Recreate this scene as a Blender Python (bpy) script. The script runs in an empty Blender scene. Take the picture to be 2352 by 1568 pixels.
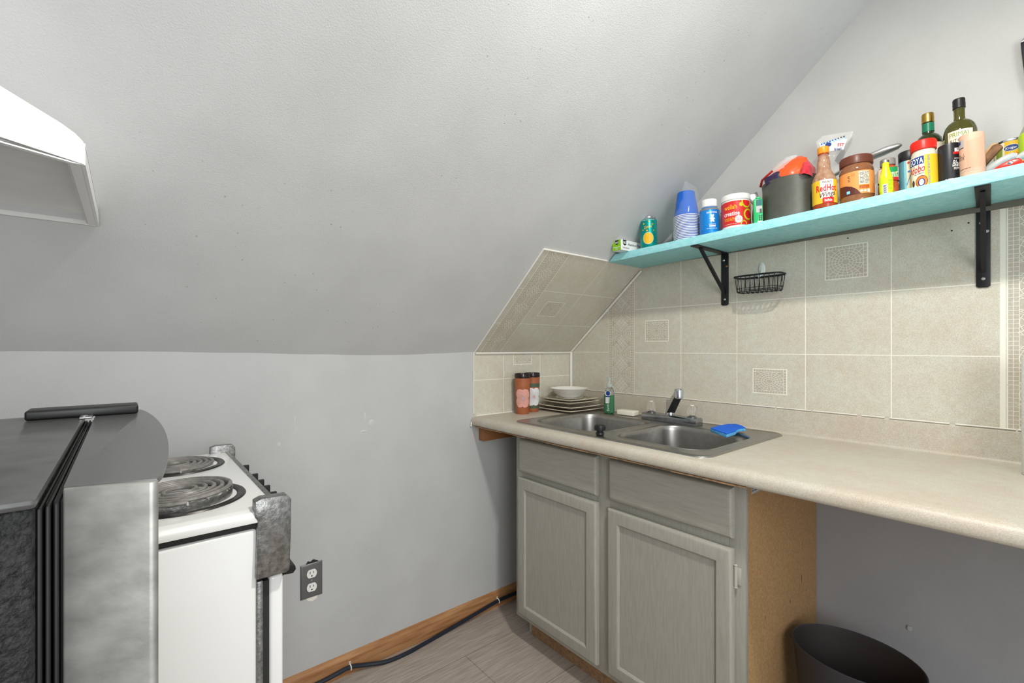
import bpy, bmesh, math, random
from mathutils import Vector, Matrix, noise
random.seed(7)
PI = math.pi
scene = bpy.context.scene
COL = scene.collection
FLOOR = 0.036

# ---------------- camera, world, lights, exposure ----------------
cam = bpy.data.objects.new('camera', bpy.data.cameras.new('camera')); COL.objects.link(cam)
cam.data.sensor_width = 36.0; cam.data.lens = 1068.7 / 2352 * 36
cam.data.shift_y = 13 / 2352; cam.data.clip_start = 0.02
cam.location = (1.685, -1.8, 1.218)
fw = Vector((-0.76984, 0.63823, 0)); cam.rotation_euler = fw.to_track_quat('-Z', 'Y').to_euler()
scene.camera = cam

w = bpy.data.worlds.new('world'); scene.world = w; w.use_nodes = True
w.node_tree.nodes['Background'].inputs[0].default_value = (0.93, 0.97, 1.0, 1)
w.node_tree.nodes['Background'].inputs[1].default_value = 0.62

def lamp(name, kind, loc, energy, color, size=0.1, target=None, size_y=None):
    l = bpy.data.lights.new(name, kind); l.energy = energy; l.color = color
    if kind == 'AREA':
        l.shape = 'RECTANGLE' if size_y else 'DISK'; l.size = size
        if size_y: l.size_y = size_y
    else:
        l.shadow_soft_size = size
    o = bpy.data.objects.new(name, l); COL.objects.link(o); o.location = loc
    if target: o.rotation_euler = (Vector(target) - Vector(loc)).to_track_quat('-Z', 'Y').to_euler()
    return o
lamp('ceiling_lamp_light', 'AREA', (1.60, -1.10, 2.36), 18, (1.0, 0.965, 0.90), 0.14, (1.60, -1.10, 0))
lamp('fill_light', 'AREA', (2.9, -2.1, 1.5), 26, (0.96, 0.985, 1.0), 1.2, (0.2, -1.6, 1.5), 1.3)  # added fill that brightens the left side, not a lamp of the room
scene.view_settings.view_transform = 'Standard'; scene.view_settings.look = 'None'
scene.view_settings.gamma = 1; scene.view_settings.exposure = 0.4
scene.view_settings.use_curve_mapping = False

# ---------------- materials ----------------
def lin(c):
    if isinstance(c, str):
        c = [int(c[i:i + 2], 16) / 255 for i in (0, 2, 4)]
    return tuple((x / 12.92 if x <= .04045 else ((x + .055) / 1.055) ** 2.4) for x in c)
MATS = {}
def M(key, col='808080', rough=.5, metal=0, spec=.5, var=0, vscale=20, bump=0, bscale=200, stretch=None, trans=0, ior=1.45, coat=0, col2=None, dist=.001, detail=4):
    if key in MATS: return MATS[key]
    m = bpy.data.materials.new(key); m.use_nodes = True; nt = m.node_tree; b = nt.nodes['Principled BSDF']
    c = lin(col); b.inputs['Base Color'].default_value = (*c, 1)
    b.inputs['Roughness'].default_value = rough; b.inputs['Metallic'].default_value = metal
    b.inputs['Specular IOR Level'].default_value = spec; b.inputs['IOR'].default_value = ior
    b.inputs['Transmission Weight'].default_value = trans; b.inputs['Coat Weight'].default_value = coat
    tc = nt.nodes.new('ShaderNodeTexCoord'); src = tc.outputs['Object']
    if stretch:
        mp = nt.nodes.new('ShaderNodeMapping'); mp.inputs['Scale'].default_value = stretch
        nt.links.new(src, mp.inputs[0]); src = mp.outputs[0]
    if var or col2:
        n = nt.nodes.new('ShaderNodeTexNoise'); n.inputs['Scale'].default_value = vscale; n.inputs['Detail'].default_value = detail
        nt.links.new(src, n.inputs['Vector'])
        r = nt.nodes.new('ShaderNodeValToRGB'); r.color_ramp.elements[0].position = .35; r.color_ramp.elements[1].position = .65
        if col2: a, d = c, lin(col2)
        else: a = tuple(x * (1 - var) for x in c); d = tuple(min(1, x * (1 + var)) for x in c)
        r.color_ramp.elements[0].color = (*a, 1); r.color_ramp.elements[1].color = (*d, 1)
        nt.links.new(n.outputs[0], r.inputs[0]); nt.links.new(r.outputs[0], b.inputs['Base Color'])
    if bump:
        n2 = nt.nodes.new('ShaderNodeTexNoise'); n2.inputs['Scale'].default_value = bscale; n2.inputs['Detail'].default_value = 2
        nt.links.new(src, n2.inputs['Vector'])
        bp = nt.nodes.new('ShaderNodeBump'); bp.inputs['Strength'].default_value = bump; bp.inputs['Distance'].default_value = dist
        nt.links.new(n2.outputs[0], bp.inputs['Height']); nt.links.new(bp.outputs[0], b.inputs['Normal'])
    MATS[key] = m; return m

def film(key, col='ffffff', alpha=.3, rough=.12):
    if key in MATS: return MATS[key]
    m = bpy.data.materials.new(key); m.use_nodes = True; nt = m.node_tree; out = nt.nodes['Material Output']
    b = nt.nodes['Principled BSDF']; b.inputs['Base Color'].default_value = (*lin(col), 1); b.inputs['Roughness'].default_value = rough
    t = nt.nodes.new('ShaderNodeBsdfTransparent'); mx = nt.nodes.new('ShaderNodeMixShader'); mx.inputs[0].default_value = alpha
    nt.links.new(t.outputs[0], mx.inputs[1]); nt.links.new(b.outputs[0], mx.inputs[2]); nt.links.new(mx.outputs[0], out.inputs[0])
    MATS[key] = m; return m

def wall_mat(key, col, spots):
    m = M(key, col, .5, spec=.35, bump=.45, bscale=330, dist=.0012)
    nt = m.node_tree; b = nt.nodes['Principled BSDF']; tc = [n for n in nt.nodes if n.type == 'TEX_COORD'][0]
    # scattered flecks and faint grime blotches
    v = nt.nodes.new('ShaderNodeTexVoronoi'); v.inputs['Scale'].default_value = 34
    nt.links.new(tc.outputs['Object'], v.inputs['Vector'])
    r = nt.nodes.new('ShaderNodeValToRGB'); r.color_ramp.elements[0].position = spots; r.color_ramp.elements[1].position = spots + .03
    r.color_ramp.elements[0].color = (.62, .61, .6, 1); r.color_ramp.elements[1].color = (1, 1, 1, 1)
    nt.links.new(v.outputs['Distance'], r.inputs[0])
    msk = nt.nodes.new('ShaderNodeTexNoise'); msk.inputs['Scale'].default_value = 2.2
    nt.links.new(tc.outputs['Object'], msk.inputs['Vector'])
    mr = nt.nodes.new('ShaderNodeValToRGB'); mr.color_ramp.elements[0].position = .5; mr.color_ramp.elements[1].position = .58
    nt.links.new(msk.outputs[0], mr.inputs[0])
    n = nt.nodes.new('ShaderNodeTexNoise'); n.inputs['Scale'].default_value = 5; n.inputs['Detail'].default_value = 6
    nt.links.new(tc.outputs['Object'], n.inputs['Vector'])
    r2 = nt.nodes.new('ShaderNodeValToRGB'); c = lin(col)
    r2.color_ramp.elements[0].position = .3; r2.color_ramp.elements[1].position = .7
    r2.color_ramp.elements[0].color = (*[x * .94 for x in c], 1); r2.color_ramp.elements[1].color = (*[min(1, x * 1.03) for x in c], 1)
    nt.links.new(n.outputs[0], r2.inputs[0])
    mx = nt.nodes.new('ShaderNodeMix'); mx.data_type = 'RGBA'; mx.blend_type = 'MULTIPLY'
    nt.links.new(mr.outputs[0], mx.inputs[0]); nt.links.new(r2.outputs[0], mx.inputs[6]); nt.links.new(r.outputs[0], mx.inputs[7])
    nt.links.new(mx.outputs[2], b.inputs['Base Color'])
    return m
wall_mat('wall_paint', 'bfc0c0', .028)
wall_mat('slope_paint', 'd4d5d5', .05)
wall_mat('gable_paint', 'c6c6c3', .02)
wall_mat('under_shade', 'aaabae', .02)  # right wall below the worktop, its shade put into a darker colour

def tile_mat(key, col):
    m = M(key, col, .45 if key == 'laminate' else .3, spec=.5)
    nt = m.node_tree; b = nt.nodes['Principled BSDF']; tc = [n for n in nt.nodes if n.type == 'TEX_COORD'][0]
    c = lin(col); prev = None
    for sc, amt, tint in ((420, .085, (1, 1, 1)), (45, .03, (1.03, 1, .97)), (9, .022, (1.04, .98, .96))):
        n = nt.nodes.new('ShaderNodeTexNoise'); n.inputs['Scale'].default_value = sc; n.inputs['Detail'].default_value = 3
        nt.links.new(tc.outputs['Object'], n.inputs['Vector'])
        r = nt.nodes.new('ShaderNodeValToRGB'); r.color_ramp.elements[0].position = .36; r.color_ramp.elements[1].position = .62
        r.color_ramp.elements[0].color = (*[(1 - amt * 2.2) * t for t in tint], 1); r.color_ramp.elements[1].color = (1, 1, 1, 1)
        nt.links.new(n.outputs[0], r.inputs[0])
        mx = nt.nodes.new('ShaderNodeMix'); mx.data_type = 'RGBA'; mx.blend_type = 'MULTIPLY'; mx.inputs[0].default_value = 1
        if prev is None: mx.inputs[6].default_value = (*c, 1)
        else: nt.links.new(prev, mx.inputs[6])
        nt.links.new(r.outputs[0], mx.inputs[7]); prev = mx.outputs[2]
    nt.links.new(prev, b.inputs['Base Color']); return m
tile_mat('tile', 'd7d6c8'); tile_mat('mosaic', 'c9c4b6')
tile_mat('laminate', 'c8c3b5')
M('grout', 'eeecdf', .5); M('trim_white', 'e6e4db', .4); M('caulk', 'e9e6dd', .6)

def wood(key, a, b_, scale=(1, 14, 14), rough=.5, sc=6, bump=.1):
    m = M(key, a, rough, col2=b_, vscale=sc, stretch=scale, bump=bump, bscale=sc * 3, detail=8)
    return m
wood('base_wood', '9a6a42', 'b98a5e', (14, 1.2, 14)); wood('cleat_wood', '8a5a35', 'a8774c', (1, 1, 1))
wood('cab_paint', '9c9a90', 'a5a399', (12, 12, 1.2), .42, 14, .25)
wood('cab_paint_h', '9c9a90', 'a5a399', (1.2, 12, 12), .42, 14, .25)
M('cab_dark', '76756a', .5)
M('osb', 'a58258', .85, col2='b99466', vscale=160, bump=.4, bscale=300)
M('kick', '8a6a4c', .9, col2='a5835f', vscale=90, bump=.8, bscale=120)
M('shelf_paint', '93dde3', .55, col2='ade8ec', vscale=60, bump=.3, bscale=150, stretch=(1, 1, 3))
M('black_metal', '1b1b20', .42, metal=0, spec=.5, bump=.1, bscale=600)
M('screw', 'c8c8c8', .3, 1); M('brass', '9a7a3c', .4, 1)
M('steel', 'a6a4a0', .33, 1, var=.06, vscale=50, bump=.06, bscale=500)
M('chrome', 'c4c8cf', .12, 1, bump=.05, bscale=60); M('chrome_dirty', '8f8f8d', .36, .85, var=.3, vscale=110, bump=.5, bscale=260)
M('white_enamel', 'eeeeec', .22, coat=.3); M('white_hood', 'f3f3f2', .3)
M('hood_in', 'e6e5e2', .5, var=.06, vscale=8)
M('gasket', '0e0e0e', .45); M('dark_gap', '2a2a2a', .7)
M('burner_pan', '3d3b39', .35, .6, var=.35, vscale=60); M('coil', '8f8c88', .5, .35, var=.2, vscale=80)
M('knob_black', '1d1d1d', .4)
M('fridge_side', '101010', .5, spec=.25, col2='2a2a2a', vscale=190, bump=.9, bscale=260, dist=.0015)
M('fridge_top', '4a4a4a', .28, var=.2, vscale=25, bump=.08, bscale=80, spec=.6)  # black top, colour lightened for the ceiling it reflects
M('door_top', '575757', .25, spec=.6)
M('stainless', '979692', .4, .55, var=.2, vscale=28, stretch=(1, 1, 1.6), bump=.12, bscale=120, detail=8)
M('plate_white', 'e8e7e0', .15); M('plate_cream', 'd4ccb8', .2); M('plate_brown', '564536', .4, col2='cdc3ad', vscale=120)
M('white_plastic', 'eeeeea', .35); M('off_white', 'e6e2d3', .45); M('clear', 'ffffff', .04, trans=1, ior=1.3)
M('acrylic', 'f4efe8', .12, trans=.82, ior=1.5)

def floor_mat():
    m = M('floor_vinyl', '998d83', .45, col2='b3a79c', vscale=9, stretch=(26, 1.2, 1), bump=.2, bscale=30, detail=9)
    nt = m.node_tree; b = nt.nodes['Principled BSDF']
    tc = [n for n in nt.nodes if n.type == 'TEX_COORD'][0]; ramp = [n for n in nt.nodes if n.type == 'VALTORGB'][0]
    br = nt.nodes.new('ShaderNodeTexBrick'); br.inputs['Scale'].default_value = 1; br.inputs['Brick Width'].default_value = .92; br.inputs['Row Height'].default_value = .3
    br.inputs['Mortar Size'].default_value = .0016; br.inputs['Color1'].default_value = (1, 1, 1, 1); br.inputs['Color2'].default_value = (.93, .93, .93, 1); br.inputs['Mortar'].default_value = (.62, .6, .58, 1)
    mp = nt.nodes.new('ShaderNodeMapping'); mp.inputs['Location'].default_value = (.12, .10, 0); mp.inputs['Rotation'].default_value = (0, 0, PI / 2)
    nt.links.new(tc.outputs['Object'], mp.inputs[0]); nt.links.new(mp.outputs[0], br.inputs['Vector'])
    mx = nt.nodes.new('ShaderNodeMix'); mx.data_type = 'RGBA'; mx.blend_type = 'MULTIPLY'; mx.inputs[0].default_value = 1
    nt.links.new(ramp.outputs[0], mx.inputs[6]); nt.links.new(br.outputs['Color'], mx.inputs[7]); nt.links.new(mx.outputs[2], b.inputs['Base Color'])
floor_mat()

# ---------------- mesh helpers ----------------
class MB:
    def __init__(s): s.bm = bmesh.new()
    def _add(s, tmp, mi, mat=None):
        if mat is not None: bmesh.ops.transform(tmp, matrix=mat, verts=tmp.verts)
        for f in tmp.faces: f.material_index = mi
        me = bpy.data.meshes.new('t'); tmp.to_mesh(me); s.bm.from_mesh(me); bpy.data.meshes.remove(me); tmp.free()
        return s
    def box(s, a, b, mi=0, bev=0, seg=2, mat=None):
        t = bmesh.new(); bmesh.ops.create_cube(t, size=1)
        c = [(a[i] + b[i]) / 2 for i in range(3)]; d = [abs(b[i] - a[i]) for i in range(3)]
        for v in t.verts: v.co = Vector((c[0] + v.co.x * d[0], c[1] + v.co.y * d[1], c[2] + v.co.z * d[2]))
        if bev: bmesh.ops.bevel(t, geom=t.edges[:], offset=min(bev, min(d) * .45), segments=seg, profile=.5, affect='EDGES')
        return s._add(t, mi, mat)
    def prism(s, pts, axis, a, b, mi=0, bev=0, seg=2, mat=None):
        # pts in the plane perpendicular to axis; X: (y,z)  Y: (x,z)  Z: (x,y)
        t = bmesh.new()
        def co(p, q):
            return {'X': (q, p[0], p[1]), 'Y': (p[0], q, p[1]), 'Z': (p[0], p[1], q)}[axis]
        A = [t.verts.new(co(p, a)) for p in pts]; B = [t.verts.new(co(p, b)) for p in pts]
        t.faces.new(A); t.faces.new(B[::-1]); n = len(pts)
        for i in range(n): t.faces.new((A[i], B[i], B[(i + 1) % n], A[(i + 1) % n]))
        bmesh.ops.recalc_face_normals(t, faces=t.faces)
        if bev: bmesh.ops.bevel(t, geom=t.edges[:], offset=bev, segments=seg, profile=.5, affect='EDGES')
        return s._add(t, mi, mat)
    def lathe(s, prof, seg=40, c=(0, 0, 0), mi=0, mat=None, sx=1, sy=1, cap0=True, cap1=True):
        t = bmesh.new(); rings = []
        for r, z in prof:
            rings.append([t.verts.new((c[0] + r * sx * math.cos(2 * PI * k / seg), c[1] + r * sy * math.sin(2 * PI * k / seg), c[2] + z)) for k in range(seg)])
        for i in range(len(rings) - 1):
            for k in range(seg):
                t.faces.new((rings[i][k], rings[i][(k + 1) % seg], rings[i + 1][(k + 1) % seg], rings[i + 1][k]))
        if cap0: t.faces.new(rings[0][::-1])
        if cap1: t.faces.new(rings[-1])
        return s._add(t, mi, mat)
    def tube(s, pts, r, seg=8, mi=0, closed=False, mat=None):
        t = bmesh.new(); pts = [Vector(p) for p in pts]; n = len(pts); rings = []; up = None
        for i, p in enumerate(pts):
            a = pts[i - 1] if (i > 0 or closed) else p; b = pts[(i + 1) % n] if (i < n - 1 or closed) else p
            d = (b - a).normalized()
            if up is None: up = d.orthogonal().normalized()
            up = (up - d * up.dot(d)).normalized(); sd = d.cross(up)
            rr = r[i] if isinstance(r, (list, tuple)) else r
            rings.append([t.verts.new(p + (up * math.cos(2 * PI * k / seg) + sd * math.sin(2 * PI * k / seg)) * rr) for k in range(seg)])
        m = n if closed else n - 1
        for i in range(m):
            A, B = rings[i], rings[(i + 1) % n]
            for k in range(seg): t.faces.new((A[k], A[(k + 1) % seg], B[(k + 1) % seg], B[k]))
        if not closed: t.faces.new(rings[0][::-1]); t.faces.new(rings[-1])
        return s._add(t, mi, mat)
    def loops(s, loops, mi=0, cap0=False, cap1=False, mat=None):
        t = bmesh.new(); R = [[t.verts.new(p) for p in l] for l in loops]; n = len(R[0])
        for i in range(len(R) - 1):
            for k in range(n): t.faces.new((R[i][k], R[i][(k + 1) % n], R[i + 1][(k + 1) % n], R[i + 1][k]))
        if cap0: t.faces.new(R[0][::-1])
        if cap1: t.faces.new(R[-1])
        return s._add(t, mi, mat)
    def fill(s, loops, mi=0, mat=None):
        t = bmesh.new(); es = []
        for l in loops:
            vs = [t.verts.new(p) for p in l]
            es += [t.edges.new((vs[i], vs[(i + 1) % len(vs)])) for i in range(len(vs))]
        bmesh.ops.triangle_fill(t, edges=es, use_beauty=True, use_dissolve=False)
        return s._add(t, mi, mat)
    def move(s, v): bmesh.ops.translate(s.bm, vec=v, verts=s.bm.verts); return s
    def xf(s, m): bmesh.ops.transform(s.bm, matrix=m, verts=s.bm.verts); return s

def finish(me, smooth=35, recalc=True):
    bm = bmesh.new(); bm.from_mesh(me)
    if recalc: bmesh.ops.recalc_face_normals(bm, faces=bm.faces)
    if smooth:
        for f in bm.faces: f.smooth = True
    bm.to_mesh(me); bm.free()
    if smooth: me.set_sharp_from_angle(angle=math.radians(smooth))
def tagit(o, label=None, cat=None, group=None, kind=None):
    if label: o['label'] = label
    if cat: o['category'] = cat
    if group: o['group'] = group
    if kind: o['kind'] = kind
    return o
def obj(name, mb, mats, parent=None, smooth=35, world=True, recalc=True, label=None):
    """one mesh object; geometry given in world space is shifted into the parent's frame"""
    me = bpy.data.meshes.new(name); mb.bm.to_mesh(me); mb.bm.free()
    for m in (mats if isinstance(mats, (list, tuple)) else [mats]): me.materials.append(MATS[m])
    finish(me, smooth, recalc)
    o = bpy.data.objects.new(name, me); COL.objects.link(o)
    if parent is not None:
        if world:
            base = Vector(parent.location); q = parent
            while q.parent: q = q.parent; base += Vector(q.location)
            me.transform(Matrix.Translation(-base))
        o.parent = parent
    if label: o['label'] = label
    return o
def top(name, mb, mats, label, cat, group=None, smooth=35, loc=None):
    o = obj(name, mb, mats, None, smooth)
    if loc is not None:
        o.data.transform(Matrix.Translation(-Vector(loc))); o.location = loc
    return tagit(o, label, cat, group)
def struct(name, mb, mats, smooth=0):
    return tagit(obj(name, mb, mats, None, smooth, recalc=False), kind='structure')
def thing(name, loc, label, cat, group=None):
    o = bpy.data.objects.new(name, None); COL.objects.link(o); o.location = loc; o.empty_display_size = .02
    return tagit(o, label, cat, group)
def rr(x0, y0, x1, y1, r, z, n=6):
    pts = []
    for cx, cy, a in ((x1 - r, y1 - r, 0), (x0 + r, y1 - r, 90), (x0 + r, y0 + r, 180), (x1 - r, y0 + r, 270)):
        for k in range(n + 1):
            t = math.radians(a + 90 * k / n); pts.append((cx + r * math.cos(t), cy + r * math.sin(t), z))
    return pts

_text_cache = {}
def text_geo(txt, bold=0, shear=0, space=1):
    k = (txt, bold, shear, space)
    if k not in _text_cache:
        c = bpy.data.curves.new('t', 'FONT'); c.body = txt; c.size = 1; c.offset = bold; c.shear = shear; c.space_character = space
        c.resolution_u = 3; c.fill_mode = 'FRONT'
        o = bpy.data.objects.new('t', c); me = bpy.data.meshes.new_from_object(o)
        vs = [(v.co.x, v.co.y) for v in me.vertices]; fs = [tuple(p.vertices) for p in me.polygons]
        bpy.data.objects.remove(o); bpy.data.curves.remove(c); bpy.data.meshes.remove(me)
        _text_cache[k] = (vs, fs)
    return _text_cache[k]

class Art:
    """flat printed artwork (u right, v up) with thin layers, later laid on a plane or wrapped on a cylinder"""
    def __init__(s, eps=.00025): s.bm = bmesh.new(); s.eps = eps; s.mats = []; s.cnt = 0
    def mi(s, m):
        if m not in s.mats: s.mats.append(m)
        return s.mats.index(m)
    def poly(s, pts, m, L=1):
        f = s.bm.faces.new([s.bm.verts.new((p[0], p[1], L * s.eps)) for p in pts]); f.material_index = s.mi(m)
    def rect(s, u0, v0, u1, v1, m, L=1): s.poly([(u0, v0), (u1, v0), (u1, v1), (u0, v1)], m, L)
    def ell(s, u, v, a, b, m, L=1, n=20): s.poly([(u + a * math.cos(2 * PI * k / n), v + b * math.sin(2 * PI * k / n)) for k in range(n)], m, L)
    def star(s, u, v, a, b, k, m, L=1):
        s.poly([(u + (a if i % 2 else b) * math.cos(PI * i / k), v + (a if i % 2 else b) * math.sin(PI * i / k)) for i in range(2 * k)], m, L)
    def line(s, pts, wd, m, L=2, closed=False):
        n = len(pts); P = [Vector(p) for p in pts]; q = []; s.cnt += 1; L = L + (s.cnt % 47) * .000009 / s.eps
        for i in range(n):
            a = P[i - 1] if (i > 0 or closed) else P[i]; b = P[(i + 1) % n] if (i < n - 1 or closed) else P[i]
            d = (b - a); d = d.normalized() if d.length else Vector((1, 0)); nn = Vector((-d.y, d.x)) * wd / 2
            q.append((P[i] + nn, P[i] - nn))
        for i in range(n if closed else n - 1):
            a, b = q[i], q[(i + 1) % n]
            s.poly([a[1], b[1], b[0], a[0]], m, L)
    def text(s, txt, u, v, h, m, L=3, w=None, bold=0.01, shear=0, rot=0, align='c', space=1):
        bold = 0 if 'M' in txt else min(bold, .022); space = max(space, 1 + bold * 4)
        vs, fs = text_geo(txt, bold, shear, space)
        if not vs: return
        x0 = min(p[0] for p in vs); x1 = max(p[0] for p in vs)
        sy = h / .72; sx = (w / (x1 - x0)) if w else sy
        off = -(x0 + x1) / 2 if align == 'c' else -x0
        c, sn = math.cos(rot), math.sin(rot); bv = []
        for p in vs:
            a, b = (p[0] + off) * sx, (p[1] - .36) * sy
            bv.append(s.bm.verts.new((u + a * c - b * sn, v + a * sn + b * c, L * s.eps)))
        mi = s.mi(m)
        for f in fs:
            try: s.bm.faces.new([bv[i] for i in f]).material_index = mi
            except ValueError: pass
    def micro(s, u0, u1, v0, v1, rows, m, L=3, seed=1, th=.4):
        rnd = random.Random(seed); dv = (v1 - v0) / rows
        for i in range(rows):
            u = u0; v = v0 + dv * (i + .3)
            while u < u1 - dv:
                l = min(rnd.uniform(1, 4) * dv, u1 - u); s.rect(u, v, u + l, v + dv * th, m, L); u += l + dv * .5
    def cut_step(s, du):
        us = [v.co.x for v in s.bm.verts]; u = math.ceil(min(us) / du) * du
        while u < max(us):
            bmesh.ops.bisect_plane(s.bm, geom=s.bm.verts[:] + s.bm.edges[:] + s.bm.faces[:], plane_co=(u, 0, 0), plane_no=(1, 0, 0)); u += du
    def clip(s, co, no): bmesh.ops.bisect_plane(s.bm, geom=s.bm.verts[:] + s.bm.edges[:] + s.bm.faces[:], plane_co=co, plane_no=no, clear_outer=True)
    def wrap(s, R, z0=0, sx=1, sy=1, step=.15, vcuts=()):
        rf = R if callable(R) else (lambda v: R)
        rm = rf(0); s.cut_step(rm * step)
        for vc in vcuts: bmesh.ops.bisect_plane(s.bm, geom=s.bm.verts[:] + s.bm.edges[:] + s.bm.faces[:], plane_co=(0, vc, 0), plane_no=(0, 1, 0))
        for v in s.bm.verts:
            u, vv, e = v.co; r = rf(vv) + e + .0002; a = u / rm
            v.co = Vector((r * math.sin(a) * sx, -r * math.cos(a) * sy, z0 + vv))
        return s
    def plane(s, o, U, V, N):
        o, U, V, N = map(Vector, (o, U, V, N))
        for v in s.bm.verts: u, vv, e = v.co; v.co = o + U * u + V * vv + N * e
        return s
    def build(s, name, parent=None, world=False, label=None):
        return obj(name, s, s.mats, parent, 0, world, recalc=False, label=label)

# plain print / pigment colours
for k, c in dict(p_white='f4f4f2', p_black='16161a', p_red='d8232a', p_orange='ee7a2c', p_yellow='f3d02a', p_blue='0a78d6', p_navy='173a86',
                 p_green='1b9a58', p_lime='86c51a', p_teal='0c8f8a', p_cream='efe6cf', p_pink='eeb7a2', p_brown='5a2a22', p_tan='e79b55',
                 p_gold='f0c02e', p_grey='b9b9b8', p_dgrey='4a4a4c', p_ltblue='8fd4e6', p_chart='d4e81e', p_pale='f6dcc8', p_olive='8a9a3a').items():
    M(k, c, .4, spec=.4)

# ================= room shell =================
SL0, SLK = 1.197, .868                 # slope: z = SL0 + SLK * x
def slope_z(x): return SL0 + SLK * x
TOPZ = 2.46; XF = (TOPZ - SL0) / SLK
mb = MB(); mb.box((-.1, -2.9, FLOOR - .1), (3.9, .1, FLOOR)); struct('floor', mb, 'floor_vinyl')
mb = MB(); mb.box((XF, -2.5, TOPZ), (3.6, .1, TOPZ + .08)); struct('ceiling', mb, 'wall_paint')
mb = MB(); mb.box((-.1, -2.5, FLOOR), (0, .1, 1.35)); struct('wall_left', mb, 'wall_paint')
mb = MB(); mb.box((-.1, -2.5, FLOOR), (3.6, -2.4, 2.5)); struct('wall_back', mb, 'wall_paint')
mb = MB(); mb.box((0, 0, FLOOR), (3.6, .1, .9), 1); mb.box((0, 0, .9), (3.6, .1, 2.5), 0); struct('wall_right', mb, ['gable_paint', 'under_shade'])
M('plaster', 'c9c9c7', .7, bump=.9, bscale=90, dist=.003)
wl = bpy.data.objects['wall_left']
for y, z, a, b in ((-1.41, .893, .006, .009), (-1.12, .905, .014, .004), (-1.09, .935, .010, .012), (-1.115, .96, .004, .016), (-1.36, .955, .003, .030)):
    mb = MB(); mb.lathe([(1, 0), (.8, .0006), (.4, .0011), (.01, .0013)], 14, mat=Matrix.Translation((0, y, z)) @ Matrix.Rotation(PI / 2, 4, 'Y') @ Matrix.Diagonal((b, a, 1, 1)))
    obj('plaster_dab', mb, 'plaster', wl)
# slope with a slightly wavy lower edge
def bulge(y):
    ks = [(-2.5, .012), (-2.04, .011), (-1.79, .009), (-1.52, .003), (-1.3, -.004), (-1.1, -.009), (-.95, -.009), (-.8, -.005), (-.63, 0), (.1, 0)]
    for (a, p), (b, q) in zip(ks, ks[1:]):
        if a <= y <= b:
            t = (y - a) / (b - a); t = t * t * (3 - 2 * t); return p + (q - p) * t
    return 0
t = bmesh.new(); NX, NY = 24, 90; g = []
for i in range(NX + 1):
    x = XF * i / NX; row = []
    for j in range(NY + 1):
        y = -2.5 + 2.6 * j / NY; f = max(0, 1 - x / .45) ** 2
        row.append(t.verts.new((x, y, slope_z(x) + bulge(y) * f)))
    g.append(row)
for i in range(NX):
    for j in range(NY): t.faces.new((g[i][j], g[i][j + 1], g[i + 1][j + 1], g[i + 1][j]))
bmesh.ops.recalc_face_normals(t, faces=t.faces)
if t.faces[0].normal.z > 0: bmesh.ops.reverse_faces(t, faces=t.faces)
ext = bmesh.ops.extrude_face_region(t, geom=t.faces[:])
for v in [e for e in ext['geom'] if isinstance(e, bmesh.types.BMVert)]: v.co += Vector((-.06, 0, .07))
mb = MB(); mb._add(t, 0); bmesh.ops.recalc_face_normals(mb.bm, faces=mb.bm.faces)
struct('wall_slope', mb, 'slope_paint', 30)

# ---- tile board artwork ----
def medallion(A, u, v, w_, h, L=2):
    m, g = 'mosaic', 'grout'
    A.rect(u - w_ / 2, v - h / 2, u + w_ / 2, v + h / 2, g, L)
    a, b = w_ / 2 - .0035, h / 2 - .0035
    A.rect(u - a, v - b, u + a, v + b, m, L + 1)
    c = .0085; lw = .0011
    def ln(p, wd=lw): A.line(p, wd, g, L + 2)
    for x in (-a + c, a - c): ln([(u + x, v - b), (u + x, v + b)])
    for y in (-b + c, b - c): ln([(u - a, v + y), (u + a, v + y)])
    n = 12
    for i in range(1, n):
        x = -a + 2 * a * i / n
        ln([(u + x, v - b), (u + x, v - b + c)]); ln([(u + x, v + b - c), (u + x, v + b)])
    n = 9
    for i in range(1, n):
        y = -b + 2 * b * i / n
        ln([(u - a, v + y), (u - a + c, v + y)]); ln([(u + a - c, v + y), (u + a, v + y)])
    a2, b2 = a - c, b - c
    for k in (.22, .42, .62, .82, 1.0):
        pts = [(u + a2 * k * math.cos(q * PI / 14), v + b2 * k * math.sin(q * PI / 14)) for q in range(28)]
        A.line(pts, lw, g, L + 2, True)
    for q in range(20):
        t0 = q * PI / 10 + .1
        k0 = .22 if q % 2 else .42
        e = min(1.35, min(1 / max(1e-6, abs(math.cos(t0))), 1 / max(1e-6, abs(math.sin(t0)))))
        ln([(u + a2 * k0 * math.cos(t0), v + b2 * k0 * math.sin(t0)), (u + a2 * e * math.cos(t0), v + b2 * e * math.sin(t0))])
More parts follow.
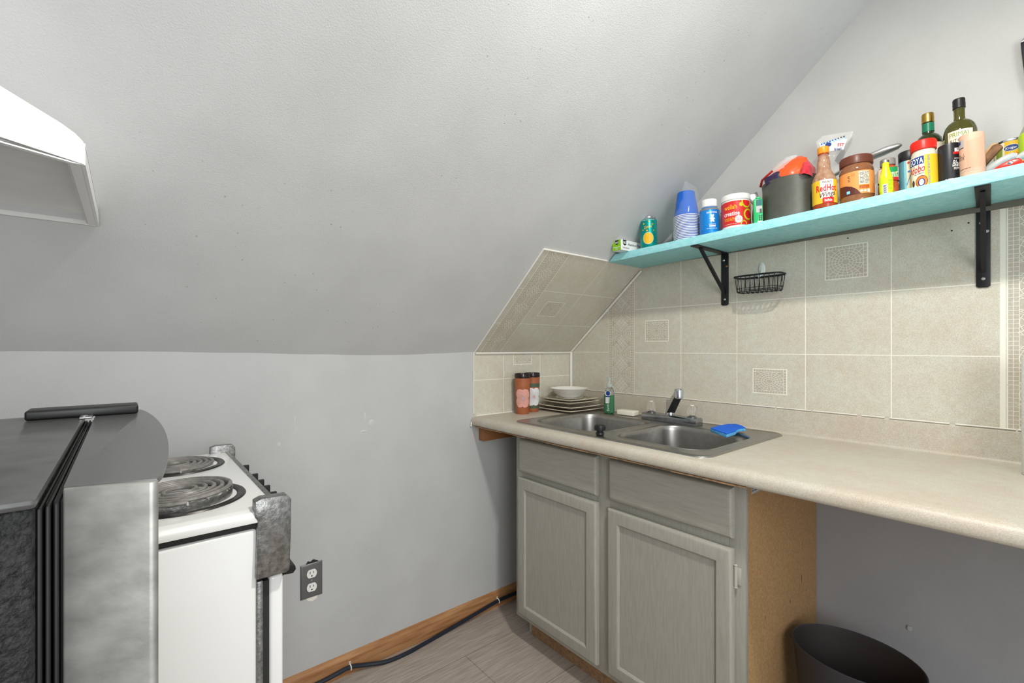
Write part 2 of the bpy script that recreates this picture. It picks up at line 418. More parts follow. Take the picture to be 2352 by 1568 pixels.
def braid(A, u0, u1, v0, v1, L=1, side=True, full=None):
    g = 'grout'; lw = .00115
    A.rect(u0, v0, u1, v1, 'mosaic', L)
    A.rect(u0 - .0016, v0, u0 + .0012, v1, g, L + 1); A.rect(u1 - .0012, v0, u1 + .0016, v1, g, L + 1)
    c = .0105 if side else 0; W = (full or (u1 - u0))
    for x in ((u0 + c, u0 + 2 * c, u1 - c, u1 - 2 * c) if side else ()): A.line([(x, v0), (x, v1)], lw, g, L + 1)
    n = int((v1 - v0) / .0115)
    if side:
        for i in range(n):
            v = v0 + i * .0115
            A.line([(u0, v), (u0 + 2 * c, v)], lw, g, L + 1); A.line([(u1 - 2 * c, v), (u1, v)], lw, g, L + 1)
    ia, ib = u0 + 2 * c, u1 - 2 * c; uc = u0 + W / 2; amp = (W / 2 - 2 * c) * .62; per = .19
    step = .0052
    for ph in (0, PI):
        for k in range(-3, 4):
            seg = []; v = v0
            while v <= v1:
                u = uc + amp * math.sin(2 * PI * v / per + ph) + k * .0095
                if ia <= u <= ib: seg.append((u, v))
                else:
                    if len(seg) > 1: A.line(seg, lw, g, L + 1)
                    seg = []
                v += step
            if len(seg) > 1: A.line(seg, lw, g, L + 1)
        v = v0
        while v < v1 - .005:
            sl = amp * 2 * PI / per * math.cos(2 * PI * v / per + ph)
            u = uc + amp * math.sin(2 * PI * v / per + ph); d = Vector((1, -sl)).normalized() * .0285
            p, q = (u - d.x, v - d.y), (u + d.x, v + d.y)
            if min(p[0], q[0]) > ia - .004 and max(p[0], q[0]) < ib + .004 and v0 < min(p[1], q[1]) and max(p[1], q[1]) < v1: A.line([p, q], lw, g, L + 1)
            v += .0105
    for sgn, edge in ((1, ia), (-1, ib)):
        for j in range(int((v1 - v0) / per) * 2 + 3):
            v = per * (math.floor(v0 / per) + j / 2) + per * (.25 if sgn > 0 else .75) * 1.0
            for rr_ in (.010, .019, .028):
                pts = [(edge + sgn * rr_ * math.cos(q * PI / 10 - PI / 2), v + rr_ * 1.2 * math.sin(q * PI / 10 - PI / 2)) for q in range(11)]
                if pts[0][1] > v0 and pts[-1][1] < v1 and (pts[5][0] < ib and pts[5][0] > ia): A.line(pts, lw, g, L + 1)
G = .0027
def vline(A, u, v0, v1, wd=G): A.rect(u - wd / 2, v0, u + wd / 2, v1, 'grout', 2.5)
def hline(A, v, u0, u1, wd=G): A.rect(u0, v - wd / 2, u1, v + wd / 2, 'grout', 2)
# right wall panel  (u = X, v = Z), face at y = -0.004
ZT = 1.590
A = Art(.00012); A.rect(0, .90, 2.3, ZT, 'tile', 0)
braid(A, .253, .398, .90, ZT)
for x in (.632, .865, 1.098, 1.331): vline(A, x, .9, ZT)
A.rect(1.560, .9, 1.571, ZT, 'grout', 2)
braid(A, 1.574, 1.719, .9, ZT); A.rect(1.719, .9, 1.728, ZT, 'grout', 2)
for x in (1.955, 2.19): vline(A, x, .9, ZT)
for z in (1.193, 1.390):
    for a, b in ((0, .253), (.398, 1.56), (1.728, 2.3)): hline(A, z, a, b)
medallion(A, .5155, 1.290, .118, .094); medallion(A, .982, 1.094, .118, .092); medallion(A, 1.2145, 1.4945, .118, .11)
A.clip((0, SL0 + .012, 0), (-SLK, 1, 0)); A.clip((0, .90, 0), (0, -1, 0))
A.plane((0, -.004, 0), (1, 0, 0), (0, 0, 1), (0, -1, 0))
back = MB(); back.prism([(0.001, .9), (2.3, .9), (2.3, ZT), ((ZT - SL0) / SLK + .001, ZT), (0.001, SL0)], 'Y', -.0038, 0)
o = A.build('tile_panel'); tagit(o, 'cream printed tileboard with grey medallions covering the wall behind the sink', 'tile panel')
bk = obj('panel_backing', back, 'grout', o, 0)
# low left wall panel (u = -Y measured from corner toward the room => left in view, v = Z)
A = Art(.00012); A.rect(-.623, .90, 0, SL0, 'tile', 0)
vline(A, -.455, .9, SL0); vline(A, -.227, .9, SL0); hline(A, 1.072, -.623, 0); medallion(A, -.340, 1.1875, .116, .104)
A.clip((0, SL0, 0), (0, 1, 0)); A.plane((.004, 0, 0), (0, 1, 0), (0, 0, 1), (1, 0, 0))
back = MB(); back.box((0, -.623, .9), (.0038, -.001, SL0 - .001))
o = A.build('tile_panel'); tagit(o, 'small cream tileboard on the low left wall behind the brown tumblers', 'tile panel')
obj('panel_backing', back, 'grout', o, 0)
# slope panel (u = Y, v = distance along slope)
ln_ = math.sqrt(1 + SLK ** 2); dv = Vector((1 / ln_, 0, SLK / ln_)); nn = Vector((SLK / ln_, 0, -1 / ln_))
A = Art(.00012); TS = .585
A.rect(-.617, 0, 0, TS, 'tile', 0); braid(A, -.590, -.481, 0, TS)
for y in (-.250, -.018): vline(A, y, 0, TS, .002)
for s_ in (.193, .391):
    hline(A, s_, -.617, -.590); hline(A, s_, -.481, 0)
medallion(A, -.365, .291, .110, .088); A.clip((0, 0, 0), (0, -1, 0))
o0 = Vector((0, 0, SL0)) + nn * .005
A.plane(o0, (0, 1, 0), dv, nn)
t = MB(); a_, b_ = Vector((0, 0, SL0)) + nn * .0005 + dv * .004, Vector((0, 0, SL0)) + nn * .0047
P4 = [a_, a_ + dv * (TS - .004), b_ + dv * TS, b_ + dv * .004]
t.prism([(p.x, p.z) for p in P4], 'Y', -.617, -.001)
o = A.build('tile_panel'); tagit(o, 'sloping cream tileboard patch under the attic roof left of the blue shelf', 'tile panel')
obj('panel_backing', t, 'grout', o, 0)
# white trims
def strut(name, a, b, w_, h_, n, mat='trim_white', mi=0):
    a, b, n = Vector(a), Vector(b), Vector(n).normalized(); d = (b - a).normalized(); s_ = d.cross(n).normalized()
    m = MB(); t = bmesh.new(); R = []
    for p in (a, b): R.append([t.verts.new(p + s_ * x * w_ / 2 + n * y) for x, y in ((-1, 0), (1, 0), (1, h_ * .6), (.5, h_), (-.5, h_), (-1, h_ * .6))])
    for k in range(6): t.faces.new((R[0][k], R[0][(k + 1) % 6], R[1][(k + 1) % 6], R[1][k]))
    t.faces.new(R[0][::-1]); t.faces.new(R[1]); m._add(t, 0)
    return struct(name, m, mat, 20)
strut('trim_1', (.010, -.010, .93), (.010, -.010, SL0 - .004), .013, .006, (1, -1, 0))
strut('trim_2', (.007, -.010, SL0 - .006), (.44, -.010, SL0 + .433 * SLK - .010), .010, .006, (SLK / ln_, -1, -1 / ln_))
strut('trim_3', (.009, -.620, SL0 - .006), (.009, -.008, SL0 - .006), .010, .005, (1, 0, -.5))
e0 = Vector((0, -.620, SL0)) + nn * .001
strut('trim_4', e0, e0 + dv * TS, .006, .006, nn)
strut('trim_5', e0 + dv * TS, e0 + dv * TS + Vector((0, .36, 0)), .006, .006, nn)
strut('trim_6', (.001, -.625, .925), (.001, -.625, SL0), .004, .006, (1, 0, 0), 'caulk')
# caulk bead with gaps, between backsplash and tile
m = MB(); rnd = random.Random(3); x = .02
while x < 2.2:
    l = rnd.uniform(.05, .16); m.tube([(x, -.0205, 1.0035), (x + l / 2, -.0208, 1.004), (x + l, -.0205, 1.0035)], .0019, 6)
    x += l + (rnd.uniform(.002, .006) if x < 1.05 or x > 1.35 else .012)
struct('trim_7', m, 'caulk', 40)
# baseboard
m = MB(); F = FLOOR
m.prism([(0, F), (.014, F), (.014, F + .055), (.012, F + .060), (.009, F + .066), (.0, F + .072)], 'Y', -2.39, -.001)
bmw = struct('baseboard_left', m, 'base_wood', 20)

# ================= countertop =================
def arc(cx, cy, r, a0, a1, n): return [(cx + r * math.cos(math.radians(a0 + (a1 - a0) * k / n)), cy + r * math.sin(math.radians(a0 + (a1 - a0) * k / n))) for k in range(n + 1)]
CT = .914
nose = [(-.60, .876)] + arc(-.630, .885, .009, 270, 180, 3) + arc(-.617, .892, .022, 180, 90, 7) + [(-.60, .9147)]
nose_full = [(-.565, .876)] + nose + [(-.59, .914), (-.565, .914)]
splash = [(-.075, .876), (-.075, .914)] + arc(-.030, .924, .010, 270, 360, 4) + arc(-.012, .995, .008, 180, 90, 4) + [(-.0045, 1.003), (-.0045, .876)]
cx = (.0045, .25, 1.030, 2.25)
mb = MB()
mb.prism(nose_full, 'X', cx[0], cx[3]); mb.prism(splash, 'X', cx[0], cx[3])
for a, b in ((cx[0], cx[1]), (cx[2], cx[3])): mb.box((a, -.565, .876), (b, -.075, .914))
counter = top('countertop', mb, 'laminate', 'long beige speckled laminate worktop with rolled edge and upstand along the wall', 'countertop', smooth=40)
mb = MB(); mb.tube([(.006, -.03, .9155), (.006, -.60, .9155), (.006, -.628, .908), (.006, -.640, .885), (.006, -.640, .872)], .0035, 6)
obj('caulk_bead', mb, 'caulk', counter)
# crumbly particleboard edge under the counter
mb = MB(); rnd = random.Random(5); x = .03
while x < 1.16:
    l = rnd.uniform(.012, .05); mb.box((x, -.636, .8745 - rnd.uniform(0, .0028)), (x + l, -.60, .8759)); x += l + .00005
obj('core_edge', mb, 'kick', counter, label='brown chipboard showing under the worktop edge')
# cleat
mb = MB(); mb.box((.0, -.595, .806), (.038, -.35, .8755), bev=.001)
top('wooden_cleat', mb, 'cleat_wood', 'short brown timber support fixed to the wall under the left end of the worktop', 'bracket')

# ================= base cabinet =================
cab = thing('base_cabinet', (.69, -.3, FLOOR), 'grey painted two door sink cabinet with raw chipboard side', 'cabinet')
CB = .130; CTOP = .8755
mb = MB(); yf, yb = -.5745, -.5555
for a, b, c, d in ((.236, CB, .275, CTOP), (.655, CB, .712, CTOP), (1.105, CB, 1.146, CTOP), (.2752, .850, .6548, CTOP), (.2752, .690, .6548, .728), (.2752, CB, .6548, .168), (.7122, .850, 1.1048, CTOP), (.7122, .690, 1.1048, .728), (.7122, CB, 1.1048, .168)):
    mb.box((a, yf, b), (c, yb, d), bev=.0008)
obj('face_frame', mb, 'cab_paint', cab)
mb = MB(); mb.box((1.113, yb, F + .001), (1.130, -.003, CTOP), 0)
obj('side_panel', mb, 'osb', cab, label='raw brown chipboard side panel')
mb = MB(); mb.prism([(yb, CB), (yb, CTOP), (-.003, CTOP), (-.003, F + .001), (-.510, F + .001), (-.510, CB)], 'X', .243, .258); mb.box((.258, yb, CB + .01), (1.113, -.003, CB + .025)); mb.box((.26, -.011, CB), (1.11, -.004, CTOP))
obj('carcass', mb, 'cab_paint', cab)
mb = MB(); mb.box((.262, -.515, F + .0005), (1.112, -.500, CB + .009), bev=.001)
obj('toe_kick', mb, 'kick', cab, label='raw chipboard toe kick')
def shaker(name, x0, z0, x1, z1, hinge_x):
    m = MB(); y0, y1 = -.5945, -.575; w_ = .047
    # frame with rounded outer edge and bevelled inner edge
    def ring(e, y, r=0): return [(x0 + e, y, z0 + e), (x1 - e, y, z0 + e), (x1 - e, y, z1 - e), (x0 + e, y, z1 - e)]
    m.loops([ring(0, y1), ring(0, y0 + .009), ring(.002, y0 + .004), ring(.006, y0 + .001), ring(.010, y0), ring(w_ - .006, y0), ring(w_ - .002, y0 + .003), ring(w_, y0 + .008)], cap0=True)
    o = obj(name, m, 'cab_paint', cab)
    p = MB(); p.box((x0 + w_ - .001, y0 + .0075, z0 + w_ - .001), (x1 - w_ + .001, y0 + .012, z1 - w_ + .001)); obj('door_panel', p, 'cab_paint', o)
    if hinge_x is not None:
        for z in (z1 - .07, z0 + .07):
            h = MB(); hx = hinge_x; s_ = 1 if hx > (x0 + x1) / 2 else -1
            h.tube([(hx, -.581, z - .027), (hx, -.581, z + .027)], .0042, 8)
            h.box((hx, -.5775, z - .022), (hx + s_ * .012, -.575, z + .022), bev=.0008)
            h.lathe([(.003, 0), (.005, .003), (.0, .006)], 8, (hx, -.581, z + .026)); h.lathe([(.0, -.006), (.005, -.003), (.003, 0)], 8, (hx, -.581, z - .026))
            obj('hinge', h, 'trim_hinge' if 'trim_hinge' in MATS else 'cab_paint', o)
    return o
M('trim_hinge', 'b3b2a6', .35)
shaker('door', .262, .152, .668, .698, .257)
shaker('door', .714, .152, 1.121, .693, 1.1255)
for a, b in ((.268, .667), (.719, 1.121)):
    m = MB(); y0, y1 = -.5945, -.575
    def ring(e, y): return [(a + e, y, .720 + e), (b - e, y, .720 + e), (b - e, y, .853 - e), (a + e, y, .853 - e)]
    m.loops([ring(0, y1), ring(0, y0 + .010), ring(.003, y0 + .004), ring(.007, y0 + .001), ring(.014, y0)], cap0=True, cap1=True)
    obj('drawer_front', m, 'cab_paint_h', cab)
m = Art(.0002); m.rect(-.5, .82, -.40, .872, 'p_grey', 1); m.micro(-.497, -.46, .825, .868, 6, 'p_dgrey', 2); m.rect(-.45, .83, -.42, .865, 'p_dgrey', 2)
m.plane((1.1302, 0, 0), (0, 1, 0), (0, 0, 1), (1, 0, 0)); m.build('paper_label', cab, True, 'torn paper label on the chipboard side')
rnd = random.Random(4)
for i in range(14):
    m = MB(); y, z = rnd.uniform(-.5, -.1), rnd.uniform(.2, .66); m.box((1.1298, y, z), (1.1304, y + .0016, z + rnd.uniform(.006, .03)))
    obj('scratch', m, 'kick' if i % 3 else 'dark_gap', cab)

# ================= sink =================
sink = thing('kitchen_sink', (.64, -.31, CT), 'stainless steel double bowl drop-in sink set in the beige worktop', 'sink')
SX0, SX1, SY0, SY1 = .226, 1.050, -.590, -.038
zd = CT + .0045
basins = [(.268, -.535, .627, -.160), (.668, -.535, 1.010, -.160)]
mb = MB()
outer = rr(SX0, SY0, SX1, SY1, .045, zd, 8)
outer_in = rr(SX0 + .006, SY0 + .006, SX1 - .006, SY1 - .006, .040, zd + .0012, 8)
mb.loops([rr(SX0 - .001, SY0 - .001, SX1 + .001, SY1 + .001, .045, CT + .0002, 8), rr(SX0, SY0, SX1, SY1, .045, zd - .001, 8), outer_in, rr(SX0 + .014, SY0 + .014, SX1 - .014, SY1 - .014, .035, zd - .0012, 8)])
inn = rr(SX0 + .014, SY0 + .014, SX1 - .014, SY1 - .014, .035, zd - .0012, 8)
holes = [rr(x0, y0, x1, y1, .075, zd - .0012, 10) for x0, y0, x1, y1 in basins]
mb.fill([inn] + holes)
obj('rim', mb, 'steel', sink, 40)
for x0, y0, x1, y1 in basins:
    L = []
    for e, z, r in ((0, zd - .0012, .075), (.0015, zd + .0005, .075), (.004, zd - .001, .074), (.007, zd - .006, .072), (.009, zd - .02, .07), (.016, zd - .13, .066), (.020, zd - .150, .06), (.030, zd - .163, .052), (.050, zd - .169, .04)):
        L.append(rr(x0 + e, y0 + e, x1 - e, y1 - e, r, z, 10))
    m = MB(); m.loops(L); cxx, cyy = (x0 + x1) / 2, (y0 + y1) / 2
    m.fill([L[-1], [(cxx + .044 * math.cos(k * PI / 16), cyy + .044 * math.sin(k * PI / 16), zd - .171) for k in range(32)]])
    b = obj('basin', m, 'steel', sink, 40, recalc=True)
    m = MB(); m.lathe([(.045, -.1705), (.040, -.173), (.036, -.180), (.012, -.182), (.010, -.176), (.0001, -.176)], 32, (cxx, cyy, zd), cap0=False)
    obj('drain', m, 'chrome_dirty', b)
mb = MB(); st = (.652, -.553, zd)
mb.lathe([(.012, 0), (.015, .002), (.014, .008), (.011, .011), (.011, .014), (.0185, .017), (.020, .024), (.018, .033), (.013, .036), (.0001, .035)], 24, st)
top('sink_stopper', mb, 'knob_black', 'small black rubber plug standing on the sink between the two bowls', 'sink plug')

# ================= faucet =================
fa = thing('kitchen_faucet', (.65, -.112, zd), 'chrome kitchen tap with two clear acrylic knobs behind the double sink', 'faucet')
mb = MB(); mb.prism([(-.138, zd - .001), (-.138, zd + .020), (-.132, zd + .027), (-.092, zd + .027), (-.086, zd + .020), (-.086, zd - .001)], 'X', .530, .772, bev=.0015)
M('chrome_base', 'a9adb2', .24, 1, var=.15, vscale=60, bump=.25, bscale=90); obj('base_plate', mb, 'chrome_base', fa)
zb = zd + .027
mb = MB(); mb.lathe([(.0175, -.001), (.0175, .016), (.0155, .020), (.016, .021), (.016, .056), (.013, .062), (.0001, .062)], 28, (.648, -.112, zb)); obj('spout_collar', mb, 'chrome', fa)
# spout swung toward the room: square tapered bar rising to an aerator
d = Vector((.121, -.132, .092)).normalized(); s0 = Vector((.652, -.118, zb + .026)); ln2 = .178
side = d.cross(Vector((0, 0, 1))).normalized(); up = side.cross(d).normalized()
t = bmesh.new(); R = []
for q, wd, hh in ((0, .0158, .018), (.3, .0152, .016), (1, .0135, .011)):
    p = s0 + d * ln2 * q
    R.append([t.verts.new(p + side * a * wd + up * b * hh) for a, b in ((-1, -1), (1, -1), (1, .6), (.7, 1), (-.7, 1), (-1, .6))])
for i in range(2):
    for k in range(6):
        f = t.faces.new((R[i][k], R[i][(k + 1) % 6], R[i + 1][(k + 1) % 6], R[i + 1][k])); f.material_index = 1 if k == 0 else 0  # chrome underside coloured black, its shade put into the colour
t.faces.new(R[0][::-1]); t.faces.new(R[-1])
me = bpy.data.meshes.new('t'); t.to_mesh(me); mb = MB(); mb.bm.from_mesh(me); t.free(); bpy.data.meshes.remove(me)
obj('spout', mb, ['chrome', 'knob_black'], fa, 30)
tip = s0 + d * ln2
mb = MB(); mb.lathe([(.013, -.024), (.0155, -.022), (.0162, .006), (.014, .011), (.007, .013), (.0001, .013)], 24, (tip.x, tip.y, tip.z)); obj('aerator', mb, 'chrome', fa)
for x in (.560, .742):
    m = MB(); m.lathe([(.018, 0), (.018, .003), (.010, .005), (.009, .012), (.0001, .012)], 24, (x, -.112, zb)); k = obj('handle_stem', m, 'chrome_dirty', fa)
    m = MB(); n = 64; prof = [(.0155, .007), (.0185, .012), (.0190, .040), (.0165, .045), (.004, .047)]; L = []
    for r, z in prof: L.append([(x + r * (1 + .05 * math.cos(q * 16 * 2 * PI / n)) * math.cos(2 * PI * q / n), -.112 + r * (1 + .05 * math.cos(q * 16 * 2 * PI / n)) * math.sin(2 * PI * q / n), zb + z) for q in range(n)])
    m.loops(L, cap0=True, cap1=True); h = obj('knob', m, 'acrylic', fa)
    m = MB(); m.lathe([(.0085, .0462), (.0085, .0485), (.0001, .049)], 20, (x, -.112, zb)); obj('knob_cap', m, 'off_white', h)

# ================= things on the counter =================
# sponge draped over the back rim of the right bowl
M('sponge_top', '1463d8', .9, bump=.5, bscale=500); M('sponge_bot', '2f9be6', .95, col2='7cc8f2', vscale=300, bump=.8, bscale=350)
outl = [(.893, -.262), (.874, -.165), (.880, -.110), (.905, -.096), (.930, -.108), (.952, -.128), (.944, -.155), (.950, -.190), (.962, -.228), (.970, -.306)]
def spz(x, y): return .9235 + .003 * math.sin((x - .87) * 40) + max(0, (-.16 - y)) * .03
for nm, z0, z1, mt in (('sponge', .0, .010, 'sponge_bot'), ('scour_layer', .010, .0135, 'sponge_top')):
    t = bmesh.new()
    A_ = [t.verts.new((x, y, spz(x, y) + z0)) for x, y in outl]; B_ = [t.verts.new((x, y, spz(x, y) + z1)) for x, y in outl]
    t.faces.new(A_[::-1]); t.faces.new(B_)
    for i in range(len(outl)): t.faces.new((A_[i], A_[(i + 1) % len(outl)], B_[(i + 1) % len(outl)], B_[i]))
    bmesh.ops.recalc_face_normals(t, faces=t.faces); bmesh.ops.bevel(t, geom=t.edges[:], offset=.0012, segments=1, affect='EDGES')
    m = MB(); m._add(t, 0)
    if nm == 'sponge': sp = top('sponge', m, mt, 'torn bright blue scouring sponge on the back rim of the right sink bowl', 'sponge')
    else: obj(nm, m, mt, sp)
mb = MB(); mb.box((.385, -.118, zd), (.472, -.070, zd + .022), bev=.005, seg=3); mb.xf(Matrix.Translation((.43, -.09, 0)) @ Matrix.Rotation(math.radians(4), 4, 'Z') @ Matrix.Translation((-.43, .09, 0)))
top('soap_bar', mb, 'off_white', 'white bar of soap lying left of the tap', 'soap')
# soap pump bottle
sb = thing('soap_bottle', (.334, -.104, zd), 'clear pump bottle half full of green hand soap behind the left bowl', 'soap bottle')
M('green_soap', '1ea860', .08, trans=.55, ior=1.33); M('pet', 'f2f6f4', .05, trans=.95, ior=1.15)
mb = MB(); mb.lathe([(.020, 0), (.0255, .003), (.026, .01), (.025, .078), (.025, .082), (.0001, .0822)], 36, (.334, -.104, zd + .001), sy=.62); obj('liquid', mb, 'green_soap', sb, label='bright green liquid soap')
mb = MB(); mb.lathe([(.021, 0), (.0265, .003), (.027, .01), (.0258, .085), (.0235, .102), (.017, .113), (.0115, .117), (.0115, .122)], 36, (.334, -.104, zd), sy=.65, cap1=False); obj('bottle', mb, 'pet', sb)
mb = MB(); mb.lathe([(.0125, .118), (.0125, .130), (.011, .132), (.005, .133), (.005, .150), (.0085, .151), (.0085, .158), (.0001, .159)], 24, (.334, -.104, zd)); mb.tube([(.334, -.104, zd + .020), (.334, -.104, zd + .12)], .002, 6)
mb.box((.326, -.118, zd + .150), (.331, -.104, zd + .157), bev=.002); M('pump_clear', 'dde4e0', .2, trans=.55, ior=1.3); obj('pump', mb, 'pump_clear', sb)
A = Art(.0002); A.rect(-.012, .045, .012, .098, 'p_white', 1); A.ell(0, .09, .010, .010, 'p_navy', 2); A.rect(-.012, .073, .012, .079, 'p_navy', 2); A.micro(-.010, .010, .049, .071, 5, 'p_grey', 2)
A.text('Earth', 0, .026, .010, 'p_white', 2, rot=PI / 2); A.wrap(.0268, sy=.65)
for v in A.bm.verts: v.co = Matrix.Rotation(math.radians(20), 3, 'Z') @ v.co
A.build('label', sb)
# tumblers
M('terracotta', 'a05a38', .5, col2='a9623f', vscale=40); M('glaze_black', '241c1a', .15); M('petal_pink', 'dfa396', .5, var=.08, vscale=150); M('petal_white', 'e4e6e6', .5, var=.06, vscale=150); M('petal_line', 'a88f90', .6); M('lilac', 'b7a9c9', .5); M('band_green', '4f5f48', .5); M('coral', 'e08f86', .5)
def tumbler(loc, spin, label, petal, band, centre):
    t_ = thing('tumbler', loc, label, 'tumbler', 'brown painted tumblers on the worktop')
    m = MB(); rf = lambda z: .0305 + .006 * min(1, z / .17) - .001 * (z > .175)
    m.lathe([(.028, 0), (.0305, .004), (rf(.06), .06), (rf(.12), .12), (rf(.163), .163)], 40, cap1=False); obj('cup_body', m, 'terracotta', t_, world=False)
    m = MB(); m.lathe([(rf(.163), .163), (rf(.17) + .0003, .17), (.0365, .181), (.0355, .1835), (.034, .1825), (.033, .17), (.029, .012), (.0001, .010)], 40, cap0=False); obj('rim', m, 'glaze_black', t_, world=False, label='dark glazed rim')
    A = Art(.0003)
    if band:
        A.rect(-PI * .034, .018, PI * .034, .032, 'band_green', 1); A.rect(-PI * .034, .118, PI * .034, .135, 'band_green', 1)
    for k in range(4):
        a = PI / 4 + k * PI / 2; u, v = .0165 * math.cos(a), .073 + .024 * math.sin(a)
        pts = [(u + .0185 * math.cos(q * PI / 10) * (1 + .06 * math.cos(q * 1.3)), v + .0255 * math.sin(q * PI / 10) * (1 + .05 * math.sin(q * 1.1))) for q in range(20)]
        A.poly(pts, petal, 2 + k * .2)
    for k in range(28):
        a = 2 * PI * k / 28 + .1; r1 = random.uniform(.55, .9)
        A.line([(.004 * math.cos(a), .073 + .005 * math.sin(a)), (.030 * r1 * math.cos(a + .08), .073 + .042 * r1 * math.sin(a + .08))], .0006, 'petal_line', 3.4)
    A.ell(0, .073, .0035, .0045, centre, 4)
    A.wrap(lambda v: rf(v), step=.12, vcuts=[.03 * k for k in range(6)])
    for v in A.bm.verts: v.co = Matrix.Rotation(spin, 3, 'Z') @ v.co
    A.build('painted_flower', t_)
tumbler((.074, -.402, CT), math.radians(52), 'brown tumbler with a large pink flower, nearest the worktop edge', 'petal_pink', False, 'lilac')
tumbler((.052, -.322, CT), math.radians(62), 'brown tumbler with a white flower and green bands, behind the pink flower one', 'petal_white', True, 'coral')
# square plates
def square_plate(cx_, cy_, z, s_, label, rot=0):
    m = MB(); h = s_ / 2
    def sq(e, zz, curl, n=10):
        pts = []
        for k in range(4):
            for q in range(n):
                tq = q / n * 2 - 1; a, b = h - e, (h - e) * tq
                c_ = {0: (b, -a), 1: (a, b), 2: (-b, a), 3: (-a, -b)}[k]
                pts.append((c_[0], c_[1], zz + curl * abs(tq) ** 2.5))
        return pts
    m.loops([sq(.05, 0, 0), sq(.035, .001, .0), sq(.006, .009, .0015), sq(.0015, .0105, .002), sq(0, .0125, .002), sq(.0015, .0145, .002)], 0, cap0=True)
    m.loops([sq(.0015, .0145, .002), sq(.005, .0138, .002), sq(.030, .0075, .001)], 1)
    m.loops([sq(.030, .0075, .001), sq(.046, .0035, 0), sq(.07, .003, 0)], 0, cap1=True)
    m.xf(Matrix.Translation((cx_, cy_, z)) @ Matrix.Rotation(rot, 4, 'Z'))
    top('square_plate', m, ['plate_cream', 'plate_brown'], label, 'plate', 'stacked plates in the counter corner', loc=(cx_, cy_, z))
square_plate(.130, -.150, CT + .0002, .236, 'large square cream plate with patterned rim, bottom of the corner stack')
square_plate(.130, -.150, CT + .0155, .232, 'large square patterned plate, second from the bottom of the corner stack', .01)
square_plate(.129, -.151, CT + .0345, .201, 'smaller square cream plate, third from the bottom of the corner stack', -.02)
square_plate(.129, -.151, CT + .0465, .200, 'smaller square patterned plate directly under the round saucer', .015)
mb = MB(); mb.lathe([(.035, 0), (.045, .001), (.066, .008), (.0685, .0105), (.066, .0105), (.045, .0035), (.0001, .003)], 48, (.129, -.151, CT + .0550))
top('saucer', mb, 'plate_white', 'small round white saucer between the square plates and the bowl', 'plate')
mb = MB(); mb.lathe([(r, z * 1.16) for r, z in [(.034, 0), (.036, .001), (.055, .008), (.075, .022), (.0895, .0375), (.0925, .040), (.0905, .0402), (.074, .0255), (.054, .012), (.035, .005), (.0001, .004)]], 56, (.129, -.151, CT + .0605))
top('bowl', mb, 'plate_white', 'wide white ceramic bowl on top of the plate stack', 'bowl')
# paper towel roll at the right edge
M('paper', 'e9e9e4', .9, bump=1.0, bscale=140, dist=.002); M('card', 'a98d68', .9)
pt = thing('paper_towel_roll', (1.672, -.135, CT), 'white paper towel roll standing at the right end of the worktop', 'paper towels')
mb = MB(); mb.loops([[(1.672 + r * math.cos(k * PI / 24), -.135 + r * math.sin(k * PI / 24), z) for k in range(48)] for r, z in ((.066, CT + .0005), (.067, CT + .003), (.067, CT + .277), (.066, CT + .279), (.022, CT + .279), (.022, CT + .01))]); obj('paper', mb, 'paper', pt)
mb = MB(); mb.lathe([(.0215, .004), (.0215, .280), (.0195, .280), (.0195, .004)], 32, (1.672, -.135, CT), cap0=False, cap1=False); obj('cardboard_core', mb, 'card', pt)

# ================= shelf and brackets =================
TILT = math.atan(.0267)
def zs(x): return 1.573 + .0267 * (x - .438)     # underside
TH = .029
def zt(x): return zs(x) + TH
SB = .010                                         # gap to wall behind the shelf
mb = MB()
t = bmesh.new(); xs = (.430, 2.25)
def endx(z): return (z - SL0) / SLK + .010
pts = [(endx(1.573), zs(.438)), (xs[1], zs(xs[1])), (xs[1], zt(xs[1])), (endx(1.602), zt(.46))]
mb.prism(pts, 'Y', -.245, -SB, bev=.0015)
shelf = top('wall_shelf', mb, 'shelf_paint', 'long turquoise painted board shelf on the right wall over the sink', 'shelf')
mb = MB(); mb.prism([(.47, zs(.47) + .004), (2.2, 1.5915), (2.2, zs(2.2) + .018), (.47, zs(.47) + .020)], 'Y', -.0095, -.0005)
M('gap_shade', '6e6c61', .7); struct('shelf_gap_shade', mb, 'gap_shade')  # dark strip standing for the shaded wall between tile top and shelf
